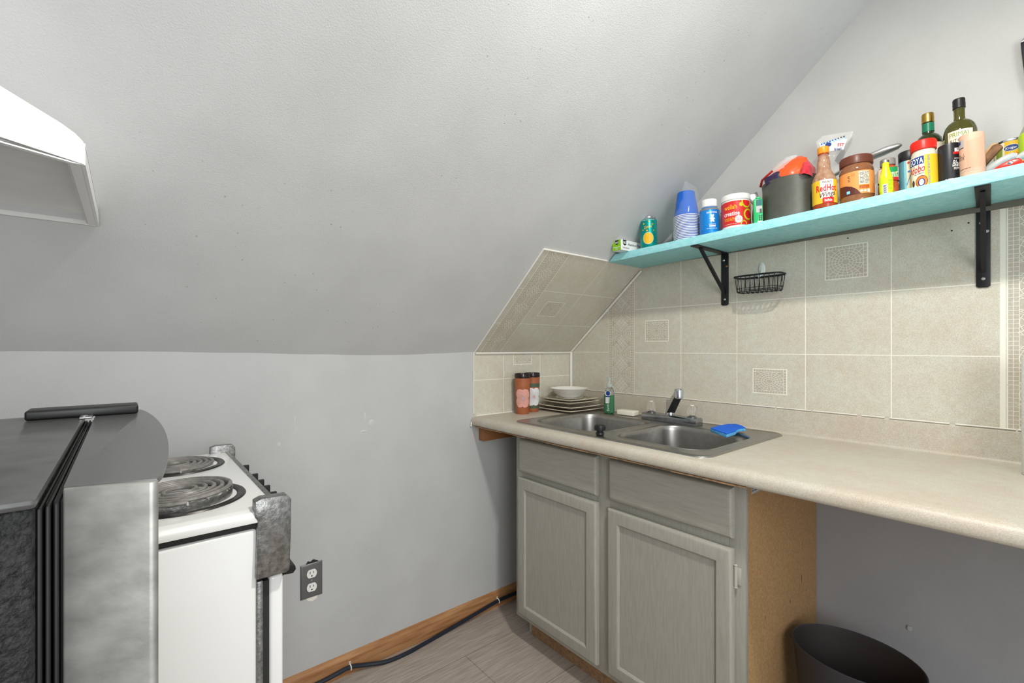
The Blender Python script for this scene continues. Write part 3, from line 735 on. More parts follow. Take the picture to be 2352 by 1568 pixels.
def bracket(x, label, skew=0):
    z = zs(x); b = thing('shelf_bracket', (x, -.005, z - .2), label, 'bracket', 'black shelf brackets')
    w_ = .0140; zb_ = 1.380 - (0 if x > 1 else .0)
    m = MB(); y1 = -.0050
    tq = [(-w_, zb_ + .004), (-w_ * .6, zb_), (w_ * .6, zb_), (w_, zb_ + .004), (w_, z - .0005), (-w_, z - .0005)]
    m.prism([(x + p, q) for p, q in tq], 'Y', y1 - .0032, y1, bev=.0006); obj('wall_plate', m, 'black_metal', b)
    m = MB(); m.box((x - w_, -.238, z - .0040), (x + w_, y1 - .0005, z - .0006), bev=.0006)
    m.xf(Matrix.Translation((x, 0, z)) @ Matrix.Rotation(-TILT, 4, 'Y') @ Matrix.Rotation(skew, 4, 'Z') @ Matrix.Translation((-x, 0, -z))); obj('shelf_plate', m, 'black_metal', b)
    m = MB(); a, c = Vector((x, -.195, z - .0035)), Vector((x, y1 - .003, zb_ + .045)); dd = (c - a).normalized(); nrm = dd.cross(Vector((1, 0, 0)))
    t = bmesh.new(); R = []
    for p, hw in ((a, .0045), (a.lerp(c, .5), .0055), (c, .0045)):
        R.append([t.verts.new(p + Vector((1, 0, 0)) * i * hw + nrm * j * .005) for i, j in ((-1, -1), (1, -1), (1, 1), (-1, 1))])
    for i in range(2):
        for k in range(4): t.faces.new((R[i][k], R[i][(k + 1) % 4], R[i + 1][(k + 1) % 4], R[i + 1][k]))
    t.faces.new(R[0][::-1]); t.faces.new(R[-1]); m._add(t, 0); m.xf(Matrix.Translation((x, 0, 0)) @ Matrix.Rotation(skew, 4, 'Z') @ Matrix.Translation((-x, 0, 0))); obj('brace', m, 'black_metal', b)
    for (dx, zz, mt) in ((-.004, 1.556, 'screw'), (.007, 1.532, 'brass' if x < 1 else 'screw'), (0, 1.404, 'screw')):
        m = MB(); m.lathe([(.0045, 0), (.0045, .0008), (.003, .0022), (.0001, .0025)], 14, mat=Matrix.Translation((x + dx, y1 - .003, zz)) @ Matrix.Rotation(PI / 2, 4, 'X')); obj('screw', m, mt, b)
bracket(.820, 'black metal shelf bracket left of the wire basket')
bracket(1.529, 'black metal shelf bracket at the right end under the shelf', math.atan(.019 / .24))

# ================= wire basket with hook =================
wb = thing('wire_basket', (.96, -.05, 1.41), 'small black wire basket stuck on the tiles under the shelf', 'basket')
def oval(cx_, cy_, a, b, z, n=40, p=.55):
    pts = []
    for k in range(n):
        t_ = 2 * PI * k / n; c, s_ = math.cos(t_), math.sin(t_)
        pts.append((cx_ + a * math.copysign(abs(c) ** p, c), cy_ + b * math.copysign(abs(s_) ** p, s_), z))
    return pts
BX, BY = .966, -.052
mb = MB(); mb.tube(oval(BX, BY, .081, .040, 1.474), .0034, 8, closed=True)
obj('rim', mb, 'black_metal', wb)
mb = MB(); mb.tube(oval(BX, BY, .072, .032, 1.419), .0016, 6, closed=True); mb.tube(oval(BX, BY, .075, .034, 1.431), .0012, 6, closed=True)
for i in range(9):
    x = BX - .064 + .016 * i; fy = .040 * (1 - abs((x - BX) / .081) ** 3.6) ** .28
    mb.tube([(x, BY - fy, 1.474), (x, BY - fy * .82, 1.420), (x, BY - fy * .75, 1.416), (x, BY + fy * .75, 1.416), (x, BY + fy * .82, 1.420), (x, BY + fy, 1.474)], .0014, 6)
for sx in (-1, 1):
    for yy in (-.012, .012): mb.tube([(BX + sx * .081, BY + yy, 1.474), (BX + sx * .073, BY + yy, 1.420), (BX + sx * .055, BY + yy, 1.416)], .0014, 6)
obj('wire_frame', mb, 'black_metal', wb)
film('suction_film', 'eef2f0', .16, .08)
for x in (.915, 1.032):
    m = MB(); m.lathe([(.021, 0), (.020, .001), (.010, .005), (.006, .010), (.0001, .011)], 28, mat=Matrix.Translation((x, -.0048, 1.472)) @ Matrix.Rotation(PI / 2, 4, 'X')); obj('suction_cup', m, 'suction_film', wb)
hk = thing('adhesive_hook', (.957, -.005, 1.49), 'white adhesive hook on the tiles behind the wire basket', 'hook')
M('hook_white', 'dfe6e2', .35)
mb = MB(); mb.lathe([(.0115, 0), (.0115, .003), (.009, .005), (.0001, .0055)], 24, mat=Matrix.Translation((.957, -.0048, 1.503)) @ Matrix.Rotation(PI / 2, 4, 'X') @ Matrix.Diagonal((1, 2.2, 1, 1))); obj('pad', mb, 'hook_white', hk)
mb = MB(); mb.tube([(.957, -.010, 1.500), (.955, -.012, 1.482), (.951, -.017, 1.476), (.950, -.023, 1.482), (.949, -.024, 1.490)], [.004, .0045, .0045, .004, .002], 8); obj('hook_arm', mb, 'hook_white', hk)

# ================= outlet =================
ol = thing('wall_outlet', (0, -1.306, .412), 'dark grey cover plate with a white double socket on the left wall', 'socket')
M('grey_plate', '6d6d6d', .4, .3)
mb = MB()
def sqr(e, x): return [(x, -1.343 + e, .353 + e), (x, -1.270 - e, .353 + e), (x, -1.270 - e, .471 - e), (x, -1.343 + e, .471 - e)]
mb.loops([sqr(0, .0002), sqr(0, .0015), sqr(.004, .0055), sqr(.006, .006)], cap0=True, cap1=True); obj('cover_plate', mb, 'grey_plate', ol)
for z in (.4365, .3895):
    m = MB(); t = [(-1.3065 + .0165 * math.cos(q * PI / 16), z + .0175 * math.sin(q * PI / 16)) for q in range(32)]
    t = [(y, min(max(zz, z - .0142), z + .0142)) for y, zz in t]
    m.prism(t, 'X', .005, .0078); r_ = obj('receptacle', m, 'white_plastic', ol)
    m = MB(); m.box((.0077, -1.3135, z + .000), (.0081, -1.3115, z + .0085)); m.box((.0077, -1.3020, z + .0005), (.0081, -1.3000, z + .0075))
    m.lathe([(.0026, 0), (.0026, .0004)], 12, mat=Matrix.Translation((.0077, -1.3068, z - .0075)) @ Matrix.Rotation(PI / 2, 4, 'Y')); obj('slots', m, 'dark_gap', r_)
m = MB(); m.lathe([(.0028, 0), (.0028, .0012), (.0001, .0016)], 12, mat=Matrix.Translation((.006, -1.3065, .413)) @ Matrix.Rotation(PI / 2, 4, 'Y')); obj('screw', m, 'screw', ol)
m = MB(); m.prism([(-1.325, .470), (-1.318, .480), (-1.310, .476), (-1.300, .482), (-1.285, .474), (-1.282, .470)], 'X', .0003, .002); obj('wall_hole', m, 'dark_gap', ol, label='ragged dark hole in the plaster above the plate')
m = MB(); m.prism([(-1.325, .354), (-1.318, .343), (-1.305, .337), (-1.290, .342), (-1.284, .354)], 'X', .0002, .0012); obj('plaster_patch', m, 'caulk', ol)

# ================= cable on the floor =================
M('cable', '1d2430', .4)
cp = [(.022, -1.60, .047), (.022, -1.42, .052), (.0235, -1.27, .060), (.0235, -1.225, .064), (.0235, -1.176, .066), (.030, -1.124, .054), (.046, -1.048, F + .0065), (.050, -.965, F + .0065), (.040, -.873, F + .0065), (.028, -.753, F + .010), (.0235, -.616, .058), (.0235, -.505, .070), (.0235, -.40, .070), (.0235, -.30, .064), (.0235, -.1, .055)]
def smooth_path(p, n=6):
    P = [Vector(q) for q in p]; out = []
    for i in range(len(P) - 1):
        a, b, c, d = P[max(i - 1, 0)], P[i], P[i + 1], P[min(i + 2, len(P) - 1)]
        for k in range(n):
            t_ = k / n; out.append(.5 * ((2 * b) + (-a + c) * t_ + (2 * a - 5 * b + 4 * c - d) * t_ ** 2 + (-a + 3 * b - 3 * c + d) * t_ ** 3))
    out.append(P[-1]); return out
mb = MB(); mb.tube(smooth_path(cp), .0074, 10); top('black_cable', mb, 'cable', 'black cable running along the wooden skirting on the left wall', 'cable')
for y, z, lb in ((-1.178, .066, 'white cable clip on the skirting nearest the stove'), (-.503, .070, 'white cable clip on the skirting nearest the cabinet')):
    m = MB(); m.box((.0142, y - .0035, z + .004), (.0172, y + .0035, z + .016), bev=.001)
    m.tube([(.0160, y, z + .008), (.0235, y, z + .0085), (.0305, y, z + .004), (.0312, y, z - .002), (.0290, y, z - .008)], .0022, 6)
    c_ = top('cable_clip', m, 'white_plastic', lb, 'clip', 'cable clips on the skirting')
    m = MB(); m.lathe([(.0016, 0), (.0016, .0014)], 10, mat=Matrix.Translation((.017, y, z + .0125)) @ Matrix.Rotation(PI / 2, 4, 'Y')); obj('nail', m, 'dark_gap', c_)

# ================= waste bin =================
M('bin_plastic', '3b3c44', .5, bump=.25, bscale=500); M('bin_in', '35302f', .6)
bn = thing('waste_bin', (1.305, -.268, FLOOR), 'oval dark grey plastic waste bin under the worktop', 'bin')
mb = MB(); N = 56
def el(a, b, z): return [(1.305 + a * math.cos(2 * PI * k / N), -.268 + b * math.sin(2 * PI * k / N), z) for k in range(N)]
mb.loops([el(.115, .088, F + .001), el(.118, .091, F + .006), el(.1475, .1175, .372), el(.1505, .1205, .376), el(.1515, .1215, .380), el(.1495, .1195, .382), el(.1475, .1175, .380)], 0, cap0=True)
obj('outer_shell', mb, 'bin_plastic', bn)
mb = MB(); mb.loops([el(.1475, .1175, .3802), el(.1445, .1145, .370), el(.115, .088, F + .012)], 0, cap1=True)
obj('inner_shell', mb, 'bin_in', bn)
A = Art(.0004); A.rect(-.012, -.02, .012, .02, 'p_cream', 1); A.rect(-.004, -.017, .004, -.009, 'p_grey', 2)
a0 = math.radians(197); A.plane((1.305 + .1505 * math.cos(a0) * .975, -.268 + .1205 * math.sin(a0) * .975 - .004, .325), (-math.sin(a0), math.cos(a0) * .8, 0), (-.05, 0, 1), (math.cos(a0), math.sin(a0), 0)); A.build('sticker', bn, True)

# ================= stove =================
sv = thing('electric_stove', (.41, -1.95, FLOOR), 'white freestanding electric cooker with coil rings and chrome trim', 'cooker')
SX, SYF, SYB = .713, -1.612, -2.30
mb = MB(); mb.box((.11, SYB, F + .03), (SX, SYF, .879), 0, bev=.006, seg=3)
obj('body', mb, 'white_enamel', sv)
mb = MB(); mb.box((.115, SYB + .004, .876), (SX - .006, SYF + .002, .899)); obj('shadow_gap', mb, 'dark_gap', sv)
mb = MB()
mb.prism([(.100, .893), (.100, .905), (.106, .913), (.118, .9145), (.700, .9145), (.716, .912), (.722, .905), (.722, .893)], 'Y', SYB, -1.578, 0, bev=.0015)
ck = obj('cooktop', mb, 'white_enamel', sv)
mb = MB(); mb.box((.128, -1.582, .78), (.697, -1.566, .908)); mb.box((.126, -1.580, .905), (.699, -1.570, .9165), bev=.002); obj('control_panel', mb, 'chrome_dirty', sv, label='brushed metal control panel')
cap = [(-1.617, .932), (-1.606, .9365), (-1.562, .9345), (-1.555, .926), (-1.5555, .860), (-1.558, .791), (-1.563, .787), (-1.616, .788), (-1.6135, .86), (-1.613, .897), (-1.618, .905)]
for a, b in ((.697, .7235), (.104, .127)):
    m = MB(); m.prism(cap, 'X', a, b, bev=.0018); obj('end_cap', m, 'chrome_dirty', sv, label='worn chrome end cap of the control panel')
# rings
def burner(cx_, cy_, R_, r_, dz, tilt, n=5):
    m = MB(); m.lathe([(R_, 0), (R_ - .002, .003), (R_ - .012, .0035), (R_ - .016, .001), (R_ - .022, -.008), (R_ * .5, -.014), (.0001, -.015)], 56, (cx_, cy_, .9147), cap0=False)
    p = obj('drip_pan', m, 'burner_pan', sv)
    m = MB(); pts = []; tot = 2 * PI * n
    for k in range(36 * n + 1):
        a = tot * k / (36 * n); r = .018 + (r_ - .018) * (a / tot) ** .92
        pts.append((r * math.cos(a), r * math.sin(a), 0))
    m.tube(pts, .0042, 8); m.tube([(r_ * 1.0, 0, 0), (r_ * 1.06, -.0, -.006)], .003, 6)
    for k in range(3):
        a = k * 2 * PI / 3 + .4; m.tube([(.01 * math.cos(a), .01 * math.sin(a), -.005), (r_ * .97 * math.cos(a), r_ * .97 * math.sin(a), -.005)], .0014, 6)
    m.xf(Matrix.Translation((cx_, cy_, .9147 + dz)) @ Matrix.Rotation(tilt, 4, 'X')); obj('coil', m, 'coil', sv)
    m = MB(); m.lathe([(R_ - .0045, .0036), (R_ - .0045, .014), (R_ - .007, .014), (R_ - .007, .0036)], 56, (cx_ - .004, cy_ - .008, .9147 + .001), cap0=False, cap1=False)
    return p
burner(.555, -1.714, .110, .092, .0185, .03)
burner(.238, -1.700, .102, .084, .006, 0)
burner(.555, -2.00, .100, .080, .006, 0); burner(.238, -2.00, .110, .09, .006, 0)
mb = MB(); mb.lathe([(.0975, 0), (.0985, .013), (.0965, .013), (.0955, .001)], 56, (.548, -1.725, .9155), cap0=False, cap1=False); obj('trim_ring', mb, 'chrome_dirty', sv)
# knobs
for x in (.215, .330, .400, .462, .525):
    m = MB(); Rm = Matrix.Translation((x, -1.566, .868)) @ Matrix.Rotation(PI / 2, 4, 'X')
    m.lathe([(.021, 0), (.021, .006), (.018, .009), (.017, .022), (.0001, .023)], 24, mat=Rm); m.box((x - .0045, -1.600 + .005, .868 - .020), (x + .0045, -1.566, .868 + .020)) if 0 else m.box((x - .004, -1.5360, .848), (x + .004, -1.566, .890), bev=.0015)
    obj('knob', m, 'knob_black', sv)
mb = MB(); mb.box((.122, -1.5885, .205), (.700, -1.5635, .7765), bev=.006, seg=3); dr = obj('oven_door', mb, 'white_enamel', sv)
mb = MB(); mb.box((.128, -1.600, .205), (.696, -1.588, .770)); obj('door_gasket', mb, 'dark_gap', sv)
mb = MB(); mb.box((.688, -1.6125, .21), (.7165, -1.6025, .781), bev=.002); obj('side_trim', mb, 'chrome_dirty', sv)
mb = MB(); mb.prism([(-1.563, .735), (-1.563, .772), (-1.556, .775), (-1.530, .766), (-1.528, .757), (-1.534, .750), (-1.552, .752)], 'X', .16, .655, bev=.002); obj('door_handle', mb, 'knob_black', dr)
mb = MB(); mb.box((.122, -1.5885, .062), (.700, -1.5635, .196), bev=.006, seg=3); obj('storage_drawer', mb, 'white_enamel', sv)
mb = MB(); mb.box((.11, SYB, .9147), (.715, SYB + .03, 1.02), bev=.004); obj('back_guard', mb, 'white_enamel', sv)
for x in (.14, .68):
    for y in (-1.66, -2.26): m = MB(); m.lathe([(.016, 0), (.016, .008), (.008, .010), (.008, .031)], 16, (x, y, F)); obj('foot', m, 'gasket', sv)

# ================= fridge =================
fz = 1.119
fr = thing('compact_fridge', (1.0, -2.08, FLOOR), 'black compact fridge with a bowed stainless steel door', 'fridge')
mb = MB(); mb.box((.742, -2.34, F + .02), (1.2475, -1.847, fz - .006), 0, bev=.004, seg=2); obj('body', mb, 'fridge_side', fr)
mb = MB(); mb.box((.740, -2.342, fz - .007), (1.253, -1.845, fz), 0, bev=.003, seg=2); obj('top_panel', mb, 'fridge_top', fr, label='smooth black top panel')
mb = MB()
for k, (y0, y1) in enumerate(((-1.8468, -1.8440), (-1.8428, -1.8402), (-1.8388, -1.8364))): mb.box((.748, y0, F + .05), (1.2400 - k * .0035, y1, fz - .010), bev=.0012)
mb.box((.755, -1.847, F + .05), (1.218, -1.834, fz - .012)); obj('door_seal', mb, 'gasket', fr)
plan = []; nP = 28
for k in range(nP + 1):
    u = k / nP; x = 1.249 - (1.249 - .738) * u; e = 4 * u * (1 - u); y = -1.782 + .0175 * e ** .8
    plan.append((x, y))
plan = [(min(x, 1.2435), y) for x, y in plan]
poly = [(1.226, -1.8345)] + plan + [(.738, -1.8345)]
mb = MB(); mb.prism([(1.229, -1.8345), (1.2475, -1.786), (1.2470, -1.7825), (1.2435, -1.7812), (.745, -1.7812), (.738, -1.789), (.738, -1.8345)], 'Z', F + .05, fz - .0012, bev=.0012); dd_ = obj('door', mb, 'stainless', fr, label='stainless steel door')
def inset(p, e):
    c = Vector((.995, -1.81)); return [(c.x + (q[0] - c.x) * (1 - e * 3.6), c.y + (q[1] - c.y) * (1 - e * 36)) for q in p]
mb = MB(); mb.prism(poly, 'Z', fz - .0043, fz, bev=.0006); obj('door_cap', mb, 'door_top', dd_, 25, label='dark grey plastic door cap')
mb = MB(); mb.box((.746, -1.905, fz + .0002), (.792, -1.786, fz + .013), bev=.003, seg=3); hc = obj('hinge_cover', mb, 'knob_black', fr)
mb = MB(); mb.lathe([(.005, 0), (.005, .003), (.003, .004), (.0001, .004)], 16, (.80, -1.845, fz)); mb.box((.79, -1.850, fz), (.815, -1.836, fz + .0025), bev=.001); obj('hinge_plate', mb, 'screw', fr)
for x in (.79, 1.2):
    for y in (-1.9, -2.3): m = MB(); m.lathe([(.015, 0), (.015, .021)], 16, (x, y, F)); obj('foot', m, 'gasket', fr)
mb = MB(); mb.tube([(1.215, -1.783, .55), (1.215, -1.762, .57), (1.215, -1.762, .93), (1.215, -1.783, .95)], .006, 8)

# ================= range hood =================
hd = thing('range_hood', (.55, -2.1, 1.48), 'white metal range hood under the sloping ceiling at the left', 'range hood')
HX = .776; zf = 1.481
endc = [(-1.847, zf), (-1.8455, 1.505), (-1.848, 1.514), (-1.856, 1.523), (-1.870, 1.533), (-1.929, 1.565), (-2.05, 1.625), (-2.38, 1.625), (-2.38, 1.505), (-2.05, 1.508), (-1.929, 1.497)]
mb = MB(); mb.prism(endc, 'X', HX - .0025, HX, bev=.0006); obj('end_panel', mb, 'white_hood', hd)
def fx(z): return (z - SL0) / SLK + .004
mb = MB()
# front lip and sloping top, running to the roof slope
mb.prism([(HX - .0026, zf), (HX - .0026, 1.512), (fx(1.512), 1.512), (fx(zf), zf)], 'Y', -1.850, -1.8455)
t = bmesh.new(); prof = [(-1.8455, 1.508), (-1.849, 1.515), (-1.856, 1.523), (-1.870, 1.533), (-1.929, 1.565), (-2.05, 1.625), (-2.38, 1.625)]
A_ = [t.verts.new((HX - .001, y, z)) for y, z in prof]; B_ = [t.verts.new((fx(z), y, z)) for y, z in prof]
for i in range(len(prof) - 1): t.faces.new((A_[i], A_[i + 1], B_[i + 1], B_[i]))
ext = bmesh.ops.extrude_face_region(t, geom=t.faces[:])
for v in [e for e in ext['geom'] if isinstance(e, bmesh.types.BMVert)]: v.co.z -= .002
mb._add(t, 0); obj('hood_shell', mb, 'white_hood', hd)
mb = MB()
def zb2(y): return zf + (0 if y > -1.86 else min(.010, (-1.86 - y) * .15))
for y0, y1 in ((-1.863, -1.8502),): mb.prism([(HX - .003, zf), (HX - .003, zf + .002), (fx(zf + .002), zf + .002), (fx(zf), zf)], 'Y', y0, y1)
mb.prism([(-2.38, 1.492), (-2.38, 1.49), (-1.929, 1.4905), (-1.86, zf), (-1.86, zf + .002), (-1.929, 1.4925)], 'X', HX - .012, HX - .002)
obj('bottom_flange', mb, 'white_hood', hd)
mb = MB(); t = bmesh.new()
pr = [(HX - .012, 1.496), (HX - .014, 1.524), (.500, 1.524), (.345, 1.500), (.335, 1.494)]
A_ = [t.verts.new((x, -1.864, z)) for x, z in pr]; B_ = [t.verts.new((x, -2.38, z)) for x, z in pr]
for i in range(len(pr) - 1): t.faces.new((A_[i], A_[i + 1], B_[i + 1], B_[i]))
mb._add(t, 0); mb.box((.335, -1.865, zf + .001), (HX - .004, -1.8635, 1.524)); mb.box((.329, -2.38, zf - .001), (.336, -1.85, zf + .012), bev=.001)
obj('underside_pan', mb, 'hood_in', hd)

# ================= things on the shelf =================
RT = Matrix.Rotation(-TILT, 4, 'Y')
def shelf_thing(name, x, y, spin, label, cat, group=None, dz=0):
    t_ = thing(name, (x, y, zt(x) + .0003 + dz), label, cat, group)
    t_.rotation_euler = (RT @ Matrix.Rotation(math.radians(spin), 4, 'Z')).to_euler()
    return t_
def L(name, prof, mat, parent, seg=40, sx=1, sy=1, label=None, cap0=True, cap1=True, c=(0, 0, 0)):
    m = MB(); m.lathe(prof, seg, c, sx=sx, sy=sy, cap0=cap0, cap1=cap1); return obj(name, m, mat, parent, 40, False, label=label)
def ribs(r0, z0, z1, n, parent, mat, name='cap_ribs'):
    m = MB()
    for k in range(n):
        a = 2 * PI * k / n; m.box((r0 - .0004, -.0006, z0), (r0 + .0006, .0006, z1), mat=Matrix.Rotation(a, 4, 'Z'))
    return m
# aluminium foil box, lying front to back, end overhanging the shelf
fb = thing('foil_box', (.522, -.292, zt(.50) + .0004), 'slim green and white foil carton at the left end of the shelf', 'box')
fb.rotation_euler = (RT @ Matrix.Rotation(math.radians(-2), 4, 'Z')).to_euler()
m = MB(); m.box((-.021, 0, 0), (.021, .255, .041), bev=.0006); obj('carton', m, 'p_white', fb, 0, False)
A = Art(.0002); A.rect(-.021, 0, .021, .041, 'p_lime', 1)
A.poly([(-.008, .040), (.010, .040), (.010, .026), (.001, .021), (-.008, .026)], 'p_black', 2); A.text('365', .001, .031, .008, 'p_white', 3, bold=.03)
A.text('Aluminum', 0, .013, .0052, 'p_white', 3, bold=.02); A.text('Foil', 0, .006, .0052, 'p_white', 3, bold=.02)
A.plane((0, -.0004, 0), (1, 0, 0), (0, 0, 1), (0, -1, 0)); A.build('end_print', fb)
A = Art(.0002); A.poly([(.012, .041), (.034, .041), (.034, .024), (.023, .018), (.012, .024)], 'p_black', 1); A.text('365', .023, .031, .010, 'p_white', 2, bold=.03)
A.text('Aluminum Foil', .042, .0265, .0095, 'p_black', 1, align='l'); A.micro(.010, .05, .006, .013, 2, 'p_dgrey', 1)
A.plane((.0214, 0, 0), (0, 1, 0), (0, 0, 1), (1, 0, 0)); A.build('side_print', fb)

# teal drink can
M('can_teal', '0d9b93', .3, .5); M('alu', 'c9ccce', .25, 1)
cn = shelf_thing('drink_can', .612, -.205, 30, 'teal drinks can with a yellow fruit picture beside the foil box', 'can')
L('can_body', [(.024, 0), (.028, .004), (.0325, .010), (.0325, .108), (.031, .112)], 'can_teal', cn, cap1=False)
L('can_lid', [(.031, .112), (.0275, .118), (.0275, .1215), (.0262, .1215), (.0255, .118), (.0001, .118)], 'alu', cn, cap0=False)
A = Art(.00025); A.ell(0, .036, .021, .024, 'p_ltblue', 1, 28); A.ell(0, .036, .0195, .0225, 'p_gold', 2, 28)
for dx in (-.010, 0, .010): A.line([(dx + .002 * math.sin(q * 1.2), .018 + q * .0045) for q in range(9)], .0007, 'p_orange', 3)
for u, v, r in ((-.016, .094, .003), (.017, .090, .0045), (.004, .100, .003), (-.004, .066, .003), (-.020, .07, .0025), (.022, .066, .003)): A.ell(u, v, r, r, 'p_olive' if u > .01 else 'p_gold', 2, 14)
A.text('Limon', -.001, .081, .012, 'p_gold', 2, shear=.3, rot=.15, w=.030); A.micro(-.025, .025, .106, .109, 1, 'p_white', 1)
A.wrap(.0326); A.build('label_print', cn)

# stack of upturned paper cups in a clear bag
M('cup_blue', '0a62c8', .35); M('cup_rim', 'f6f8fa', .4)
cx_, cy_ = .770, -.197; ncup = 16; pit = .0058
cupt = shelf_thing('paper_cup', cx_, cy_, 0, '', 'cup', 'blue paper cups nested upside down')
m = MB(); m.loops([[(r * math.cos(2 * PI * k / 36), r * math.sin(2 * PI * k / 36), z) for k in range(36)] for r, z in ((.0445, .0030), (.0435, .004), (.0305, .092), (.0298, .0935), (.0285, .0935), (.0280, .088))]); m.lathe([(.028, .0880), (.0001, .0882)], 36, cap0=False)
obj('cup_wall', m, 'cup_blue', cupt, 40, False)
m = MB(); m.tube([(.0447 * math.cos(2 * PI * k / 36), .0447 * math.sin(2 * PI * k / 36), .0016) for k in range(36)], .0016, 6, closed=True); obj('rolled_rim', m, 'cup_rim', cupt, 40, False, label='white rolled rim')
ords = ['lowest', 'second from the bottom', 'third from the bottom', 'fourth from the bottom', 'fifth from the bottom', 'sixth from the bottom', 'seventh from the bottom', 'eighth from the bottom',
        'eighth from the top', 'seventh from the top', 'sixth from the top', 'fifth from the top', 'fourth from the top', 'third from the top', 'second from the top', 'topmost, its blue side showing']
cupt['label'] = 'blue paper cup with white rim, ' + ords[0] + ' in the upturned stack'
upv = RT @ Vector((0, 0, 1))
for i in range(1, ncup):
    c = cupt.copy(); COL.objects.link(c); c.location = cupt.location + upv * (pit * i); c['label'] = 'blue paper cup with white rim, ' + ords[i] + ' in the upturned stack'
    for ch in cupt.children:
        d_ = ch.copy(); COL.objects.link(d_); d_.parent = c
film('bag_film', 'f4f6fa', .08, .06); film('bag_film2', 'eceae6', .26, .12)
def blob(rings, seed, amp, seg=36, fac=18):
    """rings: (cx, cy, z, rx, ry)"""
    Ls = []; fine = []
    for i in range(len(rings) - 1):
        for k in range(4): fine.append([p + (q - p) * k / 4 for p, q in zip(rings[i], rings[i + 1])])
    fine.append(rings[-1])
    for (a, b, z, rx, ry) in fine:
        l = []
        for k in range(seg):
            t_ = 2 * PI * k / seg; p = Vector((a + rx * math.cos(t_), b + ry * math.sin(t_), z)); n_ = noise.noise(p * fac + Vector((seed, 0, 0))) + .8 * (.5 - abs(noise.noise(p * fac * 2.6 + Vector((0, seed, 0))))) + .4 * noise.noise(p * fac * 6 + Vector((0, 0, seed)))
            s_ = 1 + amp * n_; l.append((a + rx * s_ * math.cos(t_), b + ry * s_ * math.sin(t_), z + amp * .01 * n_))
        Ls.append(l)
    m = MB(); m.loops(Ls); return m
bg = shelf_thing('clear_bag', cx_, cy_, 0, 'clear plastic bag pulled over the upturned blue cups', 'bag')
m = blob([(0, 0, .002, .0475, .0475), (0, 0, .03, .049, .049), (0, 0, .06, .049, .0485), (.002, 0, .09, .0475, .046), (.006, 0, .12, .044, .040), (.010, 0, .15, .037, .034), (.012, 0, .175, .031, .031), (.010, 0, .195, .026, .020), (.004, 0, .212, .012, .008), (.000, 0, .224, .003, .002)], 3, .07)
obj('bag_sleeve', m, 'bag_film', bg, 40, False)
m = MB(); t = bmesh.new(); q = [(-.050, -.02, .002), (-.056, -.005, .004), (-.057, -.003, .045), (-.049, -.018, .050)]
t.faces.new([t.verts.new(p) for p in q]); e = bmesh.ops.extrude_face_region(t, geom=t.faces[:]); [setattr(v, 'co', v.co + Vector((-.001, .001, 0))) for v in e['geom'] if isinstance(v, bmesh.types.BMVert)]
m._add(t, 0); obj('bag_print', m, 'p_black', bg, 0, False, label='black printed strip')

# blue gummy bottle and the one behind
M('pill_amber', 'c9b49a', .1, trans=.6, ior=1.3); M('lbl_blue', '1486dc', .35, .2)
def vitamin(name, x, y, spin, lab, front):
    v_ = shelf_thing(name, x, y, spin, lab, 'bottle', 'white capped supplement bottles')
    L('bottle', [(.028, 0), (.0325, .003), (.033, .008), (.033, .085), (.030, .092), (.0235, .097), (.0235, .102)], 'lbl_blue' if front else 'pill_amber', v_, cap1=False)
    L('cap', [(.0245, .098), (.0262, .100), (.0262, .122), (.0250, .1245), (.0001, .1245)], 'white_plastic', v_)
    if front:
        L('neck', [(.0333, .084), (.031, .091), (.0240, .096), (.0238, .101)], 'pill_amber', v_, cap0=False, cap1=False)
        A = Art(.0003)
        A.text('BEARVANA', .004, .074, .0065, 'p_white', 2, w=.036)
        A.ell(.004, .050, .0058, .008, 'p_white', 2); A.ell(.004, .0605, .0048, .0046, 'p_white', 2)
        for sx in (-1, 1):
            A.ell(.004 + sx * .0042, .0645, .0020, .0020, 'p_white', 2, 10); A.ell(.004 + sx * .0062, .052, .003, .002, 'p_white', 2, 10); A.ell(.004 + sx * .0042, .0425, .0028, .003, 'p_white', 2, 10)
        A.text('peach gummy', .004, .033, .0045, 'p_white', 2, w=.022); A.rect(-.006, .0235, .014, .0285, 'p_white', 2); A.micro(-.015, .022, .016, .019, 1, 'p_white', 2)
        for i in range(9): A.rect(-.034, .018 + i * .0075, -.029, .0187 + i * .0075, 'p_ltblue', 2)
        A.wrap(.0332); A.build('label_print', v_)
vitamin('supplement_bottle', .862, -.205, 36, 'blue labelled gummy bottle with white cap beside the cups', True)
vitamin('supplement_bottle', .873, -.090, 42, 'plain white capped bottle half hidden behind the blue labelled one', False)

# red tub
M('tub_red', 'd62d2c', .35)
tb = shelf_thing('supplement_tub', .948, -.190, 16, 'red and white powder tub with watermelon slices on its label', 'tub'); tb.scale = (0.92, 0.92, 1)
L('tub_body', [(.045, 0), (.049, .003), (.049, .095), (.046, .098)], 'white_plastic', tb)
L('lid', [(.0485, .0975), (.0502, .099), (.0502, .114), (.0488, .117), (.044, .118), (.0001, .117)], 'white_plastic', tb)
A = Art(.0003); A.rect(-.145, .010, .145, .092, 'tub_red', 1)
A.text('wellah', -.012, .073, .016, 'p_gold', 2, w=.045); A.text('creatine', -.008, .051, .015, 'p_white', 2, bold=.05, w=.055)
A.star(.016, .029, .014, .0115, 14, 'p_white', 2); A.micro(.008, .024, .023, .035, 4, 'tub_red', 3); A.micro(-.034, .002, .026, .037, 3, 'p_gold', 2); A.micro(-.034, .01, .014, .017, 1, 'p_cream', 2)
A.ell(.025, .078, .0068, .0068, 'p_gold', 2, 16)
